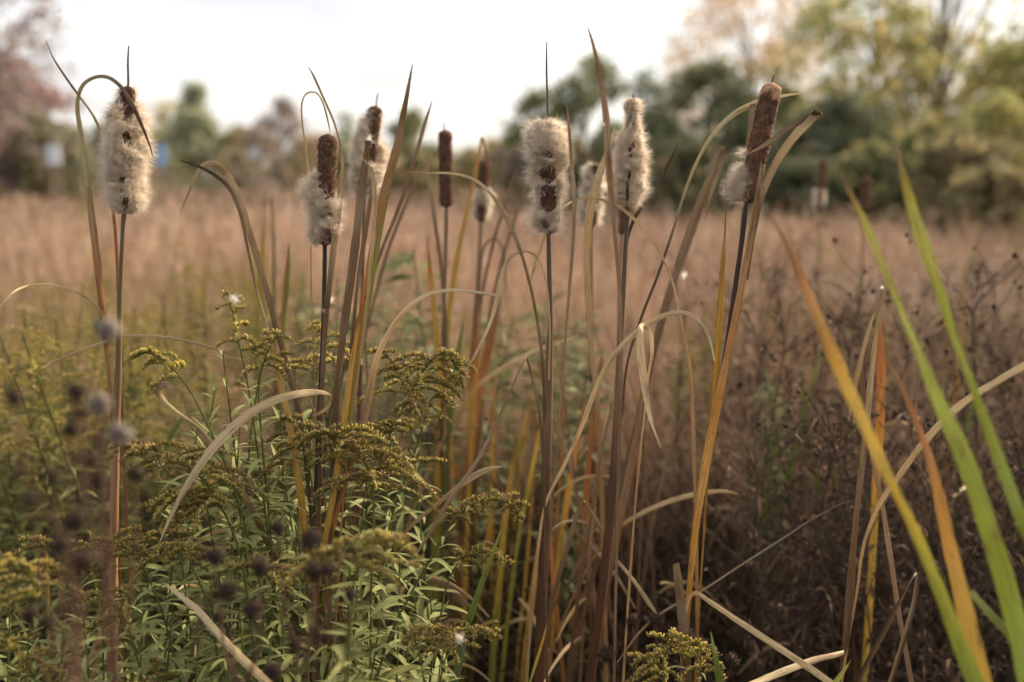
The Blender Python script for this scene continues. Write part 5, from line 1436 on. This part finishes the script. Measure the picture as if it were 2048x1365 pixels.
# far tree line closing the view
for i, (x, t_) in enumerate([(-520, 60), (-330, 130), (-180, 90), (2260, -120), (2450, -60), (2650, 20)]):
    tree('tree beyond the left edge of the field' if x < 0 else 'tree beyond the right edge of the thicket', x, t_, 300, 40 if x < 0 else 26, 'round', OL + GRN, 40 + i, 2600, .22, clumps=45, group='trees outside the picture edges')

# ------------------------------------------------------------------ far things in the open gap
def box(bag, x0, x1, y0, y1, z0, z1, col):
    V = np.array([[x, y, z] for z in (z0, z1) for y in (y0, y1) for x in (x0, x1)])
    Q = np.array([[0, 2, 3, 1], [4, 5, 7, 6], [0, 1, 5, 4], [2, 6, 7, 3], [0, 4, 6, 2], [1, 3, 7, 5]])
    bag.add(V, Q, col=col)
M_PAINT = make_attr_mat('weathered_paint', 0.6, 0.0, 3.0, 0.15, 0.3)
def house(label, x0, x1, ytop, yeave, d, wallc, roofc):
    k = d / FPX
    a = P(x0, ytop, d); b = P(x1, yeave, d)
    e = tag(empty('house', ((a[0] + b[0]) / 2, d + 3, 0)), label, 'house', 'far houses')
    bg_ = Bag(); box(bg_, a[0] + .25, b[0] - .25, d, d + 6, 0, b[2], lin(wallc) * .7); wall = bg_.obj('wall', M_PAINT, e, False)
    V = np.array([[a[0], d - .3, b[2] - .1], [b[0], d - .3, b[2] - .1], [b[0], d + 6.3, b[2] - .1], [a[0], d + 6.3, b[2] - .1], [a[0] + .4, d + 3, a[2]], [b[0] - .4, d + 3, a[2]]])
    bg_ = Bag(); bg_.add(V, np.array([[0, 1, 5, 4], [2, 3, 4, 5], [3, 2, 1, 0]]), np.array([[1, 2, 5], [3, 0, 4]]), col=lin(roofc) * .7); bg_.obj('roof', M_PAINT, e, False)
    L_ = b[0] - a[0]
    for q in (.25, .7):
        wx = a[0] + L_ * q
        bg_ = Bag(); box(bg_, wx - .45, wx + .45, d - .04, d - .004, b[2] * .45, b[2] * .8, lin((70, 76, 84)) * .7); wo = bg_.obj('window', M_PAINT, e, False)
        bg_ = Bag(); box(bg_, wx - .55, wx + .55, d - .08, d - .045, b[2] * .40, b[2] * .445, lin((200, 196, 190)) * .7); bg_.obj('sill', M_PAINT, wo, False)
house('far low house with grey roof left of the smooth cattail', 790, 880, 285, 305, 78, (150, 138, 128), (128, 120, 122))
house('far house with salmon wall right of the smooth cattail', 925, 1010, 292, 306, 74, (206, 160, 130), (150, 140, 124))
def sign(label, x, y0, y1, wpx, d, c_):
    a = P(x, y0, d); b = P(x, y1, d); wm = wpx * d / FPX
    e = tag(empty('sign', (a[0], d, 0)), label, 'sign', 'far sign boards')
    bg_ = Bag(); box(bg_, a[0] - wm / 2, a[0] + wm / 2, d - .03, d + .03, b[2], a[2], lin(c_) * .8); bg_.obj('board', M_PAINT, e, False)
    for s_ in (-1, 1):
        V, Q = tube(np.array([[a[0] + s_ * wm * .35, d + .06, 0], [a[0] + s_ * wm * .35, d + .06, a[2] * .5], [a[0] + s_ * wm * .35, d + .06, a[2] * .97]]), .05, 6)
        obj('post', V, Q, M_BARK, e, lin((120, 110, 104)))
sign('far white board on posts left of the left cattail', 105, 290, 330, 24, 32, (230, 236, 244))
sign('far pale blue board on posts right of the left cattail', 320, 288, 332, 22, 34, (150, 182, 224))
sign('far small whitish board left of the half-burst cattail', 508, 294, 318, 20, 38, (206, 210, 220))

# ------------------------------------------------------------------ drifted seed tufts caught on leaves
def tuft(label, x, y, d, R, seed, n=260):
    r = np.random.default_rng(seed)
    c_ = P(x, y, d)
    dv = nrm(r.standard_normal((n, 3)) + np.array([0, 0, .5]))
    ln = R * r.uniform(.4, 1.3, (n, 1))
    b0 = c_ + r.standard_normal((n, 3)) * R * .12
    m_ = b0 + dv * ln * .55; t_ = m_ + nrm(dv + r.standard_normal((n, 3)) * 1.1) * ln * .5
    sx = nrm(np.cross(dv, r.standard_normal((n, 3)))) * .00011
    V = np.stack([b0 - sx, b0 + sx, m_ - sx, m_ + sx, t_], 1).reshape(-1, 3)
    o5 = np.arange(n)[:, None] * 5
    o = topobj('seed_tuft', V, [o5 + np.array([[0, 1, 3, 2]]), o5 + np.array([[2, 3, 4]])], M_FLUFF, np.broadcast_to(lin((250, 246, 238)) * .9, V.shape), base=c_)
    tag(o, label, 'seed tuft', 'drifted seed tufts')
tuft('white seed tuft lying on the bottom goldenrod clump', 918, 1280, 1.2, .011, 1, 420)
tuft('small white seed wisp stuck to the black cattail stem', 660, 600, 1.32, .010, 2, 160)
tuft('small white seed wisp lower on the black cattail stem', 652, 622, 1.32, .007, 3, 90)
tuft('tiny white seed tuft drifting before the blurred grey folded leaf', 1368, 553, 1.6, .010, 4, 120)
tuft('silvery wool on top of the highest slender goldenrod', 468, 600, 1.29, .010, 5, 220)
tuft('wisp of fluff on the torn top of the broad grey-brown leaf', 738, 280, 1.30, .009, 6, 50)
tuft('wisp of fluff on the tallest leaf', 1207, 250, 1.28, .006, 7, 40)
tuft('tiny tuft at the frayed tip of the dry stalk', 1764, 576, 1.33, .005, 8, 60)
